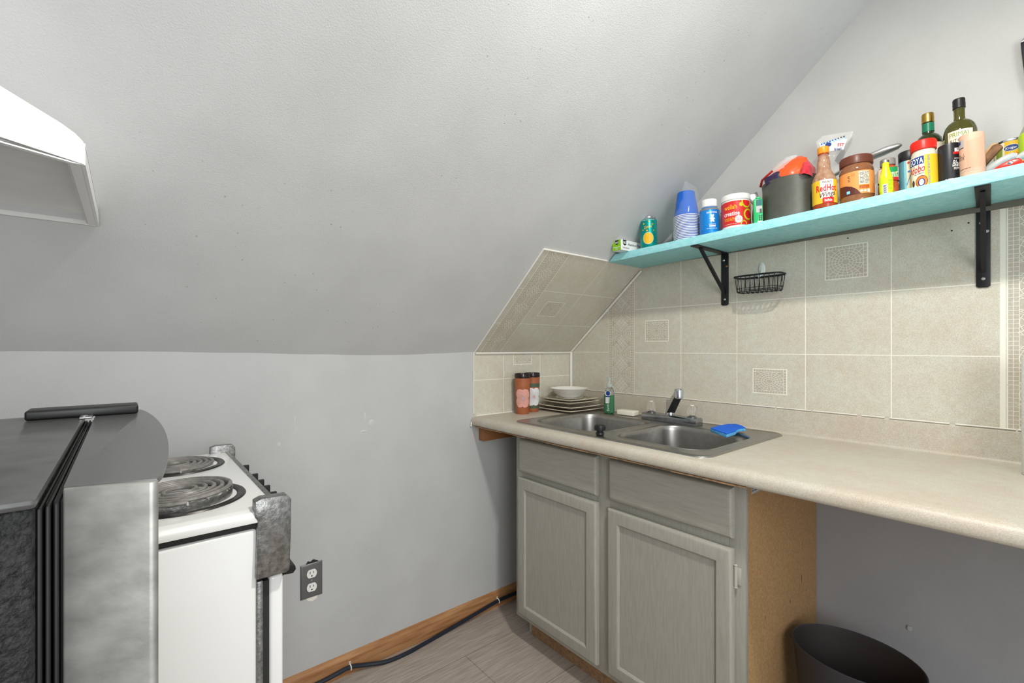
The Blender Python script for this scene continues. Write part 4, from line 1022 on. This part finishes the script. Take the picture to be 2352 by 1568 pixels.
for u, v, r in ((.046, .086, .020), (.053, .045, .020), (.034, .012, .012)): A.ell(u, v, r, r, 'p_lime', 2, 22); A.ell(u, v, r * .88, r * .88, 'p_gold', 3, 22); A.ell(u, v, r * .72, r * .72, 'p_red', 4, 22)
for k in range(7): A.ell(.050 + .006 * math.cos(k), .045 + .007 * math.sin(k), .0008, .0012, 'p_black', 5, 8)
A.clip((0, .092, 0), (0, 1, 0)); A.clip((0, .010, 0), (0, -1, 0)); A.wrap(.0493); A.build('label_print', tb)

# crumpled pouch behind tub : silver neck with black print and green body
pc = shelf_thing('snack_pouch', .995, -.125, 30, 'crumpled green and silver pouch with black print behind the red tub', 'pouch'); pc.scale = (.8, .8, 1)
M('pouch_green', '3b9a3a', .25, .3, col2='13652f', vscale=30); M('pouch_silver', 'c2c2c4', .25, .7)
m = blob([(.008, 0, .001, .024, .018), (.008, 0, .02, .030, .022), (.006, 0, .05, .030, .020), (.002, 0, .075, .022, .014), (-.004, 0, .088, .012, .010)], 11, .25); obj('pouch_body', m, 'pouch_green', pc, 40, False)
m = blob([(-.004, 0, .087, .012, .010), (-.012, 0, .100, .015, .006), (-.020, 0, .116, .020, .004), (-.026, 0, .128, .017, .003)], 5, .22); obj('pouch_neck', m, 'pouch_silver', pc, 40, False)
A = Art(.0006); A.poly([(-.038, .126), (-.006, .138), (.002, .110), (-.020, .096)], 'p_black', 1); A.poly([(-.034, .123), (-.008, .128), (-.004, .112), (-.018, .101)], 'p_grey', 2); A.text('D', -.016, .114, .017, 'p_black', 3, bold=.06, rot=-.5)
A.poly([(-.060, .118), (-.050, .122), (-.042, .138), (-.045, .112)], 'p_black', 1)
A.plane((.004, -.007, 0), (1, 0, 0), (0, .1, 1), (0, -1, 0)); A.build('pouch_print', pc)
# small green dispenser
gd = shelf_thing('mint_dispenser', 1.031, -.217, 30, 'small green plastic dispenser box standing left of the saucepan', 'dispenser')
M('gd_green', '1fb56a', .3); M('gd_teal', '0c6a6a', .3)
m = MB(); m.box((-.0135, -.008, 0), (.0135, .008, .082), bev=.003); m.box((-.006, -.006, .082), (.008, .006, .088), bev=.002); obj('case', m, 'gd_green', gd, 40, False)
A = Art(.0003); A.rect(-.006, .058, .011, .078, 'gd_teal', 1); A.rect(-.006, .036, .011, .057, 'p_grey', 1); A.rect(.004, .034, .010, .047, 'p_dgrey', 2)
for i in range(3):
    for j in range(2): A.rect(.002 + j * .005, .010 + i * .006, .005 + j * .005, .014 + i * .006, 'p_black', 2)
A.rect(-.003, .002, .011, .008, 'p_cream', 1); A.plane((0, -.0083, 0), (1, 0, 0), (0, 0, 1), (0, -1, 0)); A.build('case_print', gd)

# saucepan
M('pot_grey', '62635c', .42, .35, var=.05, vscale=60)
po = shelf_thing('saucepan', 1.104, -.142, 0, 'deep dark grey saucepan with a steel handle in the middle of the shelf', 'saucepan'); po.scale = (0.885, 0.885, 1)
L('pan_body', [(.088, 0), (.0925, .003), (.0935, .008), (.0935, .128), (.0945, .1295), (.0925, .1300), (.0915, .127), (.0905, .010), (.0001, .008)], 'pot_grey', po, 64)
m = MB(); hp = [(.092, .030, .105), (.120, .042, .128), (.165, .052, .146), (.215, .060, .159), (.262, .066, .168), (.296, .070, .173), (.306, .071, .174)]
t = bmesh.new(); R = []
for i, (x, y, z) in enumerate(hp):
    wd = (.007, .008, .012, .018, .018, .013, .004)[i]; hh = (.004, .005, .007, .0105, .0115, .009, .003)[i]; n_ = 14
    R.append([t.verts.new((x - .15 * wd * math.cos(2 * PI * k / n_), y + wd * math.cos(2 * PI * k / n_), z + hh * math.sin(2 * PI * k / n_))) for k in range(n_)])
for i in range(len(R) - 1):
    for k in range(14): t.faces.new((R[i][k], R[i][(k + 1) % 14], R[i + 1][(k + 1) % 14], R[i + 1][k]))
t.faces.new(R[0][::-1]); t.faces.new(R[-1]); m._add(t, 0); M('handle_steel', 'c4c4c0', .33, .8); obj('handle', m, 'handle_steel', po, 40, False, label='brushed steel handle')
# bags in the pan
ob = shelf_thing('snack_bag', 1.108, -.142, 0, 'clear and orange snack bag stuffed in the saucepan', 'bag', dz=.010)
M('bag_orange', 'ea5a24', .3); M('bag_pink', 'd63a48', .3); film('bag_clear', 'f6ece8', .35, .1); M('bag_red', 'b3221f', .3); M('bag_purple', '2e2144', .3)
m = blob([(-.01, -.02, .05, .05, .045), (-.005, -.02, .110, .060, .050), (.000, -.020, .135, .060, .048), (.012, -.020, .160, .048, .034), (.020, -.018, .180, .030, .020), (.022, -.015, .190, .014, .010)], 21, .16); obj('orange_wrapper', m, 'bag_orange', ob, 40, False)
m = blob([(-.038, -.02, .110, .034, .045), (-.038, -.022, .135, .042, .042), (-.024, -.022, .155, .040, .036), (-.008, -.020, .180, .034, .026), (.004, -.018, .195, .018, .012)], 9, .16); obj('clear_wrapper', m, 'bag_clear', ob, 40, False)
m = blob([(.056, -.03, .11, .016, .040), (.056, -.030, .140, .015, .034), (.050, -.026, .160, .010, .018)], 14, .3); obj('pink_wrapper', m, 'bag_pink', ob, 40, False)
m = blob([(-.03, -.06, .11, .030, .016), (-.03, -.060, .136, .026, .014), (-.025, -.056, .146, .010, .006)], 17, .3); obj('dark_wrapper', m, 'bag_purple', ob, 40, False)
m = MB(); m.tube([(-.085, -.03, .125), (-.070, -.052, .137), (-.050, -.060, .145), (-.035, -.058, .155)], .004, 8); obj('red_seam', m, 'bag_red', ob, 40, False)
A = Art(.0005)
pts = [(.026 + .018 * math.cos(q * PI / 10), .150 + .014 * math.sin(q * PI / 10)) for q in range(1, 10)]; A.line(pts, .0018, 'p_pale', 1); A.line([(.020, .150), (.032, .162), (.024, .166), (.034, .172)], .002, 'p_pale', 1)
A.plane((0, -.066, .0), (1, 0, 0), (0, .35, 1), (0, -1, 0)); A.build('wrapper_print', ob)
bb = shelf_thing('bread_bag', 1.195, -.056, 30, 'clear bread bag with blue gingham and red print behind the sauce bottle', 'bag'); bb.scale = (0.85, 0.85, 1)
m = blob([(0, 0, .001, .030, .026), (0, 0, .05, .040, .030), (0, 0, .12, .044, .030), (-.004, 0, .165, .036, .022), (-.004, 0, .190, .014, .012), (-.002, 0, .205, .018, .008), (.0, 0, .235, .044, .008), (.006, 0, .262, .056, .006), (.020, 0, .278, .050, .003)], 31, .14); obj('bag_film_sleeve', m, 'bag_film2', bb, 40, False)
A = Art(.0005)
A.poly([(-.036, .222), (.036, .222), (.048, .252), (.030, .262), (-.030, .248), (-.042, .236)], 'p_white', 1)
for i in range(9): A.rect(-.036 + i * .009, .246 + .0018 * i, -.031 + i * .009, .2505 + .0018 * i, 'p_blue' if i < 6 else 'p_dgrey', 2); A.rect(-.0315 + i * .009, .242 + .0018 * i, -.0275 + i * .009, .246 + .0018 * i, 'p_ltblue', 2)
A.ell(-.012, .244, .010, .007, 'p_navy', 3); A.text('EST', .028, .238, .009, 'p_red', 3, rot=-.15, bold=.03); A.text('Bread', .018, .226, .008, 'p_navy', 3, bold=.03, w=.022); A.text('B', -.032, .226, .010, 'p_red', 3, bold=.04)
A.plane((0, -.010, 0), (1, 0, 0), (0, 0, 1), (0, -1, 0)); A.build('bag_print', bb)

# wing sauce bottle
M('sauce_glass', 'b9886a', .08, trans=.35, ior=1.35, col2='d8b497', vscale=70); M('sauce', 'a8401a', .2)
fk = shelf_thing('sauce_bottle', 1.216, -.207, 22, 'hot wing sauce bottle with orange cap and yellow label beside the saucepan', 'bottle'); fk.scale = (0.84, 0.84, 1)
L('sauce', [(.030, 0), (.0355, .003), (.0365, .008), (.0365, .018)], 'sauce', fk, label='orange red sauce in the bottom', cap1=False)
L('glass', [(.0365, .018), (.0368, .080), (.0355, .090), (.030, .102), (.0235, .112), (.0205, .122), (.0195, .130), (.0200, .140), (.0185, .148), (.0160, .160), (.0150, .168)], 'sauce_glass', fk, cap0=False)
L('cap', [(.0165, .167), (.0175, .169), (.0178, .184), (.0168, .1865), (.0001, .187)], 'p_orange' if 0 else 'cap_orange' if 'cap_orange' in MATS else M('cap_orange', 'f29a1e', .35).name, fk)
L('cap_seal', [(.0160, .163), (.0168, .164), (.0168, .168)], 'p_red' if 0 else 'sauce', fk)
A = Art(.0003); A.rect(-.115, .014, .115, .082, 'p_gold', 1)
A.rect(-.055, .014, -.018, .082, 'p_orange', 2) if 0 else None
A.rect(-.016, .028, .024, .082, 'p_white', 2); A.rect(-.010, .014, .024, .030, 'p_red', 3)
A.text("FRANK'S", .004, .075, .0065, 'p_brown', 4, w=.026); A.text('RedHot', .003, .0585, .019, 'p_red', 4, w=.062, bold=.03); A.text('Wings', .006, .040, .0145, 'p_brown', 4, shear=.4, w=.046, rot=.12); A.text('Buffalo', .007, .0215, .007, 'p_white', 5, bold=.03, w=.022)
A.wrap(.037); A.build('label_print', fk)

# peanut butter jar
M('pb', '8a5836', .12, coat=.6, var=.12, vscale=60); M('pb_lid', '6b3a2a', .35)
pb = shelf_thing('peanut_butter_jar', 1.289, -.182, 16, 'large peanut butter jar with brown ribbed lid and orange label', 'jar'); pb.scale = (0.87, 0.87, 1)
L('jar_body', [(.040, 0), (.046, .003), (.0475, .012), (.0460, .020), (.0462, .024), (.0462, .085), (.0475, .094), (.0450, .104), (.0420, .108), (.0420, .113)], 'pb', pb)
ld = L('lid', [(.0435, .111), (.0450, .112), (.0450, .133), (.0435, .1355), (.0001, .1355)], 'pb_lid', pb)
m = ribs(.0450, .114, .132, 90, pb, 'pb_lid'); obj('lid_ribs', m, 'pb_lid', ld, 0, False)
A = Art(.0003); A.rect(-.105, .023, .105, .088, 'p_tan', 1); A.rect(.004, .048, .033, .085, 'p_cream', 2); A.micro(.006, .032, .05, .083, 9, 'p_dgrey', 3, 5); A.rect(.004, .036, .033, .046, 'p_orange', 2); A.micro(.005, .032, .037, .045, 3, 'p_brown', 3)
A.poly([(-.060, .023), (.008, .023), (-.002, .036), (-.016, .046), (-.034, .052), (-.060, .054)], 'p_brown', 2)
A.micro(-.026, -.020, .060, .078, 4, 'p_brown', 2, 3); A.micro(-.016, -.004, .074, .082, 3, 'p_orange', 2, 4); A.ell(.010, .030, .004, .003, 'p_white', 2); A.ell(.020, .030, .004, .003, 'p_white', 2); A.rect(-.030, .027, -.020, .035, 'p_ltblue', 3)
A.rect(.027, .025, .034, .034, 'p_white', 2); A.wrap(.0465); A.build('label_print', pb)
pg = shelf_thing('striped_bag', 1.318, -.105, 40, 'clear bag with blue and white stripes behind the peanut butter jar', 'bag')
m = blob([(0, 0, .001, .030, .024), (0, 0, .03, .034, .026), (0, 0, .07, .032, .024), (0, 0, .10, .022, .016), (0, 0, .115, .008, .005)], 44, .15); obj('bag_sleeve', m, 'bag_film2', pg, 40, False)
A = Art(.0004)
for i in range(12): A.poly([(.010, .006 + i * .007), (.028, .010 + i * .007), (.028, .013 + i * .007), (.010, .009 + i * .007)], 'p_navy' if i % 3 else 'p_red', 1)
A.plane((0, -.018, 0), (1, 0, 0), (0, 0, 1), (0, -1, 0)); A.build('bag_print', pg)

# small yellow bottle
M('yb', 'dfe81a', .25, coat=.5); M('yb_liq', '6f7a10', .2)
yb = shelf_thing('yellow_bottle', 1.362, -.213, 14, 'small bright yellow bottle with a silver crown cap', 'bottle'); yb.scale = (0.85, 0.85, 1)
L('bottle', [(.014, 0), (.0165, .002), (.017, .006), (.017, .046), (.0155, .056), (.0105, .070), (.0088, .084), (.0088, .092)], 'yb', yb)
L('crown_cap', [(.0092, .0905), (.0098, .091), (.0090, .0965), (.0001, .098)], 'alu', yb)
A = Art(.0003); A.rect(-.0525, .010, .0525, .046, 'p_chart', 1); A.micro(.004, .015, .014, .042, 8, 'p_lime', 2); A.rect(-.010, .004, .002, .030, 'p_white', 2)
for i in range(8): A.rect(-.008, .006 + i * .0028, .000, .0075 + i * .0028, 'p_black', 3)
A.wrap(.0172); A.build('label_print', yb)

# chilli lime seasoning
M('spice_red', 'a8401c', .6, col2='c4602c', vscale=260); M('cap_grey', '8f8b86', .5)
sj = shelf_thing('seasoning_bottle', 1.358, -.168, 28, 'chilli seasoning shaker with grey cap behind the small yellow bottle', 'shaker'); sj.scale = (.88, .88, 1)
L('bottle', [(.022, 0), (.0255, .002), (.026, .006), (.026, .036), (.024, .045), (.026, .056), (.026, .078), (.022, .088), (.0165, .092), (.0165, .095)], 'spice_red', sj)
L('cap', [(.0185, .094), (.0195, .095), (.0190, .112), (.017, .114), (.0001, .114)], 'cap_grey', sj)
A = Art(.0003); A.rect(-.08, .048, .08, .084, 'p_cream', 1); A.poly([(-.02, .066), (.02, .072), (.02, .084), (-.02, .084)], 'p_green', 2); A.text('Tajin', .004, .064, .015, 'p_green', 3, shear=.3, w=.036, rot=.1); A.rect(-.02, .048, .024, .056, 'p_red', 2)
A.wrap(.0262); A.build('label_print', sj)

# floral canister with black lid
cc = shelf_thing('floral_canister', 1.400, -.145, 14, 'pale blue canister with leaf print and black lid left of the red lidded shaker', 'canister'); cc.scale = (0.8, 0.8, 1)
L('canister', [(.026, 0), (.0275, .002), (.0275, .098)], 'p_cream', cc); L('lid', [(.0285, .0975), (.029, .099), (.029, .123), (.0275, .125), (.0001, .125)], 'knob_black', cc, label='black lid')
A = Art(.0003); A.rect(-.086, .0, -.010, .098, 'p_ltblue', 1); A.rect(-.086, .0, -.0135, .098, 'p_blue' if 0 else 'p_ltblue', 1)
A.line([(-.010, .030), (.000, .055), (.014, .075)], .0015, 'p_blue', 2)
for u, v, a, b, c in ((.002, .080, .003, .006, 'p_orange'), (.010, .060, .006, .003, 'p_teal'), (-.002, .066, .005, .0025, 'p_blue'), (.006, .040, .005, .003, 'p_blue'), (.014, .016, .003, .012, 'p_green'), (-.004, .090, .003, .003, 'p_red'), (.012, .086, .003, .003, 'p_red'), (.004, .024, .003, .002, 'p_olive')): A.ell(u, v, a, b, c, 3, 12)
A.wrap(.0277); A.build('label_print', cc)

# adobo shaker
M('goya_body', 'd9d2c0', .3); M('goya_lid', 'e02718', .35)
gy = shelf_thing('seasoning_shaker', 1.4385, -.200, -14, 'yellow seasoning shaker with bright red lid and blue logo', 'shaker'); gy.scale = (0.78, 0.78, 1)
L('shaker_body', [(.030, 0), (.033, .002), (.0335, .006), (.0335, .082), (.0325, .090), (.0295, .097), (.0295, .101)], 'goya_body', gy)
ld = L('lid', [(.0320, .0985), (.0335, .100), (.0335, .121), (.0320, .1235), (.0001, .1235)], 'goya_lid', gy)
m = ribs(.0335, .106, .120, 60, gy, 'goya_lid'); obj('lid_ribs', m, 'goya_lid', ld, 0, False)
A = Art(.0003); A.rect(-.105, .002, .105, .082, 'p_cream', 1); A.rect(.014, .002, .105, .082, 'p_gold', 2); A.rect(-.105, .002, -.03, .082, 'p_gold', 2)
A.poly([(-.033, .060), (.0135, .0605), (.0135, .0805), (-.033, .079)], 'p_navy', 3); A.text('GOYA', -.009, .0700, .0150, 'p_white', 4, w=.042, bold=.06); A.text('Adobo', -.010, .049, .019, 'p_red', 3, w=.050, shear=.3, rot=.05); A.text('ALL PURPOSE', .000, .036, .0035, 'p_dgrey', 3, w=.026)
A.ell(.006, .015, .0155, .0155, 'p_brown', 3, 22); A.ell(.006, .015, .0140, .0140, 'p_orange', 4, 22); A.ell(.006, .013, .009, .010, 'p_navy', 5, 16); A.ell(.006, .013, .006, .008, 'p_cream', 6, 16); A.ell(-.018, .014, .005, .009, 'p_brown', 3, 14)
A.micro(.022, .028, .004, .080, 26, 'p_blue', 3); A.clip((0, .002, 0), (0, -1, 0)); A.wrap(.0338); A.build('label_print', gy)

# pepper tin and pink tin
M('pepper_tin', '2a2b2e', .35, .3); M('pink_tin', 'e9b79d', .5); M('pink_cap', 'e0a88d', .5)
pp = shelf_thing('pepper_tin', 1.4865, -.192, 24, 'black ground pepper tin with red and blue logo', 'tin'); pp.scale = (0.74, 0.74, 1)
L('tin_body', [(.029, 0), (.0300, .001), (.0300, .094), (.0290, .098), (.027, .099), (.0001, .098)], 'pepper_tin', pp)
A = Art(.0003); A.poly([(.004, .074), (.024, .074), (.024, .084), (.004, .084)], 'p_white', 1); A.text('M', .014, .0795, .008, 'p_navy', 2, bold=.05); A.rect(.000, .0685, .028, .0745, 'p_red', 2)
A.text('Black', .012, .046, .016, 'p_white', 1, shear=.35, w=.030); A.text('PEPPER', .012, .033, .006, 'p_white', 1, w=.022); A.text('GROUND', .012, .058, .003, 'p_white', 1); A.micro(-.022, .028, .006, .010, 1, 'p_white', 1)
for i in range(16): A.line([(-.035 + .0015 * i, .012 + i * .003), (.002, .018 + i * .003)], .0003, 'p_dgrey', 1)
A.wrap(.0301); A.build('label_print', pp)
pk = shelf_thing('pink_tin', 1.529, -.212, -10, 'pale pink cylinder tin with script lettering next to the pepper tin', 'tin'); pk.scale = (0.74, 0.74, 1)
L('tin_body', [(.0300, 0), (.0308, .001), (.0308, .100), (.0300, .1035), (.0282, .1045), (.0001, .104)], 'pink_tin', pk)
A = Art(.0003); A.rect(-.031, .072, -.012, .092, 'p_grey', 1); A.rect(-.031, .082, -.022, .090, 'p_navy', 2); A.micro(-.030, -.012, .070, .074, 1, 'p_black', 2)
A.text('Pink', -.022, .050, .016, 'p_dgrey', 1, shear=.5, bold=-.01, w=.026); A.micro(-.030, .004, .018, .021, 1, 'p_dgrey', 1); A.micro(-.030, .022, .012, .014, 1, 'p_grey', 1)
for i in range(22): A.line([(-.004, .016 + i * .0032), (.036, .022 + i * .0032)], .0003, 'p_tan', 1)
A.wrap(.0309); A.build('label_print', pk)

# oil bottles
M('oil_glass', '5c5a1c', .06, trans=.45, ior=1.45, coat=.4); M('oil_green', '2f3a1c', .08, trans=.25, coat=.4); M('gold_cap', 'c8a352', .25, 1); M('foil_green', '1a7a5a', .3)
def oil(x, y, spin, lab, glass, capm, H, r, neckz, kind):
    o_ = shelf_thing('oil_bottle', x, y, spin, lab, 'bottle', 'olive oil bottles at the back of the shelf')
    L('bottle', [(r - .006, 0), (r, .004), (r, neckz - .036), (r * .975, neckz - .030), (r * .88, neckz - .018), (r * .70, neckz - .009), (r * .52, neckz - .004), (.0145, neckz - .002), (.0135, neckz + .006), (.0138, H - .022)], glass, o_)
    c_ = L('cap', [(.0150, H - .026), (.0158, H - .025), (.0152, H - .019), (.0158, H - .015), (.0152, H - .010), (.0155, H - .004), (.0145, H - .0005), (.0001, H)], capm, o_)
    return o_
o1 = oil(1.4325, -.082, 28, 'green glass oil bottle with gold cap, the shorter one', 'oil_green', 'gold_cap', .238, .036, .182, 1); o1.scale = (.88, .88, 1)
L('neck_band', [(.0150, .186), (.0150, .209)], 'foil_green', o1, cap0=False, cap1=False)
A = Art(.0003); A.rect(.004, .06, .030, .146, 'p_cream', 1); A.wrap(.0361); A.build('label_print', o1)
o2 = oil(1.4985, -.108, 8, 'tall olive coloured oil bottle with black cap at the back', 'oil_glass', 'knob_black', .2415, .0405, .186, 2); o2.scale = (.82, .82, 1)
A = Art(.0003); A.rect(-.032, .045, .030, .150, 'p_cream', 1); A.text('PRIMAL', -.002, .140, .012, 'p_olive', 2, w=.050); A.text('KITCHEN', -.002, .124, .008, 'p_dgrey', 2, w=.046, space=1.3); A.micro(-.02, .02, .07, .09, 4, 'p_olive', 2)
A.wrap(.0408); A.build('label_print', o2)

# corn tin at the back
co = shelf_thing('corn_tin', 1.587, -.058, 8, 'sweetcorn tin with a blue oval logo at the back right of the shelf', 'tin'); co.scale = (.85, .85, 1)
L('tin_body', [(.037, 0), (.038, .001), (.0372, .004), (.0372, .104), (.038, .107), (.0372, .109), (.036, .107), (.0001, .107)], 'alu', co)
A = Art(.0003); A.rect(-.1165, .005, .1165, .103, 'p_gold', 1); A.rect(-.05, .005, -.018, .103, 'p_cream', 2); A.poly([(-.040, .030), (-.024, .050), (-.022, .090), (-.032, .103), (-.040, .09)], 'p_olive', 3)
A.ell(-.004, .086, .016, .0085, 'p_white', 3); A.ell(-.004, .086, .015, .0075, 'p_navy', 4); A.text('Kroger', -.004, .086, .006, 'p_white', 5, w=.024, shear=.2); A.text('CORN', .004, .067, .011, 'p_orange', 3, w=.028, bold=.04)
for i in range(30): A.ell(-.016 + (i % 6) * .0085, .020 + (i // 6) * .008, .004, .0036, 'p_yellow' if i % 2 else 'p_orange', 2.5, 8)
A.wrap(.0376); A.build('label_print', co)

# brown wooden block, grey gloved tool, red handled tool, at the right
M('bark', '6b4a30', .7, col2='8c6442', vscale=90, bump=.8, bscale=160); M('bark_in', 'c09a6c', .6, var=.1, vscale=60)
bw = shelf_thing('wooden_spatula', 1.535, -.135, 0, 'chunky brown carved wooden utensil leaning behind the pink tin', 'utensil')
m = MB(); d0 = Matrix.Translation((.004, 0, .047)) @ Matrix.Rotation(math.radians(-52), 4, 'Y'); m.prism([(-.052, -.008), (.020, -.009), (.048, -.011), (.052, .0), (.044, .008), (-.052, .006)], 'Y', -.007, .007, bev=.002, mat=d0); obj('blade', m, 'bark', bw, 40, False)
m = MB(); m.prism([(.014, .0065), (.044, .0085), (.052, .001), (.050, .012), (.030, .014), (.014, .009)], 'Y', -.006, .006, bev=.0015, mat=d0); obj('carved_tip', m, 'bark_in', bw, 40, False, label='paler carved tip')
M('glove', 'b9bfbf', .4); M('glove_dark', '5f7b80', .5)
gl = shelf_thing('plastic_scoop', 1.580, -.180, 0, 'translucent grey plastic scoop lying at the right end of the shelf', 'scoop')
m = MB(); m.loops([[(x, y + ry * math.cos(2 * PI * k / 20), z + rz * math.sin(2 * PI * k / 20)) for k in range(20)] for x, y, z, ry, rz in ((-.045, 0, .006, .004, .004), (-.035, 0, .012, .012, .010), (-.018, 0, .020, .016, .014), (.000, 0, .032, .015, .012), (.015, .004, .037, .014, .010), (.022, .004, .036, .009, .008))], cap0=True, cap1=True); obj('bowl_end', m, 'glove', gl, 40, False)
m = MB(); m.loops([[(x, y + ry * math.cos(2 * PI * k / 20), z + rz * math.sin(2 * PI * k / 20)) for k in range(20)] for x, y, z, ry, rz in ((.020, .004, .030, .009, .008), (.030, .004, .034, .012, .010), (.046, .004, .040, .011, .009), (.052, .004, .041, .005, .005))], cap0=True, cap1=True); obj('grip', m, 'glove', gl, 40, False)
M('red_handle', 'e02418', .3)
rh = shelf_thing('red_handled_peeler', 1.590, -.226, 0, 'red handled kitchen tool with a steel rivet on the front edge of the shelf', 'kitchen tool')
m = MB(); m.prism([(-.030, .000), (-.016, .010), (.000, .0165), (.016, .017), (.022, .010), (.023, .0)], 'Y', -.007, .007, bev=.003); obj('handle', m, 'red_handle', rh, 40, False)
m = MB(); m.lathe([(.0048, 0), (.0046, .0012), (.003, .0024), (.0001, .0028)], 18, mat=Matrix.Translation((.003, -.0068, .0095)) @ Matrix.Rotation(PI / 2, 4, 'X')); obj('rivet', m, 'screw', rh, 40, False)
m = MB(); m.box((.022, -.001, .004), (.05, .001, .012), bev=.0004); obj('blade', m, 'gold_cap', rh, 40, False)
# lime bottle at frame edge
lb = shelf_thing('lime_bottle', 1.634, -.118, 48, 'lime green bottle with grey shoulder at the far right of the shelf', 'bottle')
M('lime_body', 'bfe03a', .3); M('lime_sh', '9aa08a', .2)
L('bottle', [(.030, 0), (.033, .003), (.033, .094), (.031, .100)], 'lime_body', lb, cap1=False); L('shoulder', [(.031, .100), (.024, .118), (.015, .128), (.013, .150)], 'lime_sh', lb, cap0=False); L('cap', [(.0145, .150), (.0145, .168), (.0001, .169)], 'white_plastic', lb)
# dark thing on the wall at the right frame edge
ws = thing('hanging_utensil', (1.611, -.006, 1.96), 'black handled utensil with a grey end cap hanging on the wall above the shelf', 'utensil')
m = MB(); m.prism([(1.598, 2.004), (1.600, 1.975), (1.603, 1.940), (1.608, 1.905), (1.612, 1.88), (1.626, 1.88), (1.628, 2.004)], 'Y', -.022, -.006, bev=.002); obj('handle', m, 'black_metal', ws)
m = MB(); m.prism([(1.598, 2.004), (1.600, 2.010), (1.606, 2.016), (1.622, 2.016), (1.628, 2.004)], 'Y', -.022, -.006, bev=.001); obj('butt_cap', m, 'alu', ws)
m = MB(); m.prism([(1.613, 1.882), (1.611, 1.80), (1.618, 1.70), (1.640, 1.75), (1.640, 1.882)], 'Y', -.0145, -.0125); obj('blade', m, 'alu', ws)

# ================= small marks on walls =================
m = MB()
for x, z in ((1.500, 1.562), (1.466, 1.547), (1.22, 1.57), (1.10, 1.6)): m.lathe([(.0022, 0), (.0018, .0006)], 10, mat=Matrix.Translation((x, -.0045, z)) @ Matrix.Rotation(PI / 2, 4, 'X'))
struct('trim_9', m, 'dark_gap')
m = MB(); m.lathe([(.004, 0), (.004, .004), (.006, .005), (.0062, .006), (.0001, .007)], 6, mat=Matrix.Translation((1.374, -.0002, .38)) @ Matrix.Rotation(PI / 2, 4, 'X')); m.box((1.369, -.006, .382), (1.381, -.004, .388), bev=.001)
top('wall_anchor', m, 'p_grey', 'small grey fixing stub in the shaded wall beside the bin', 'wall fixing')
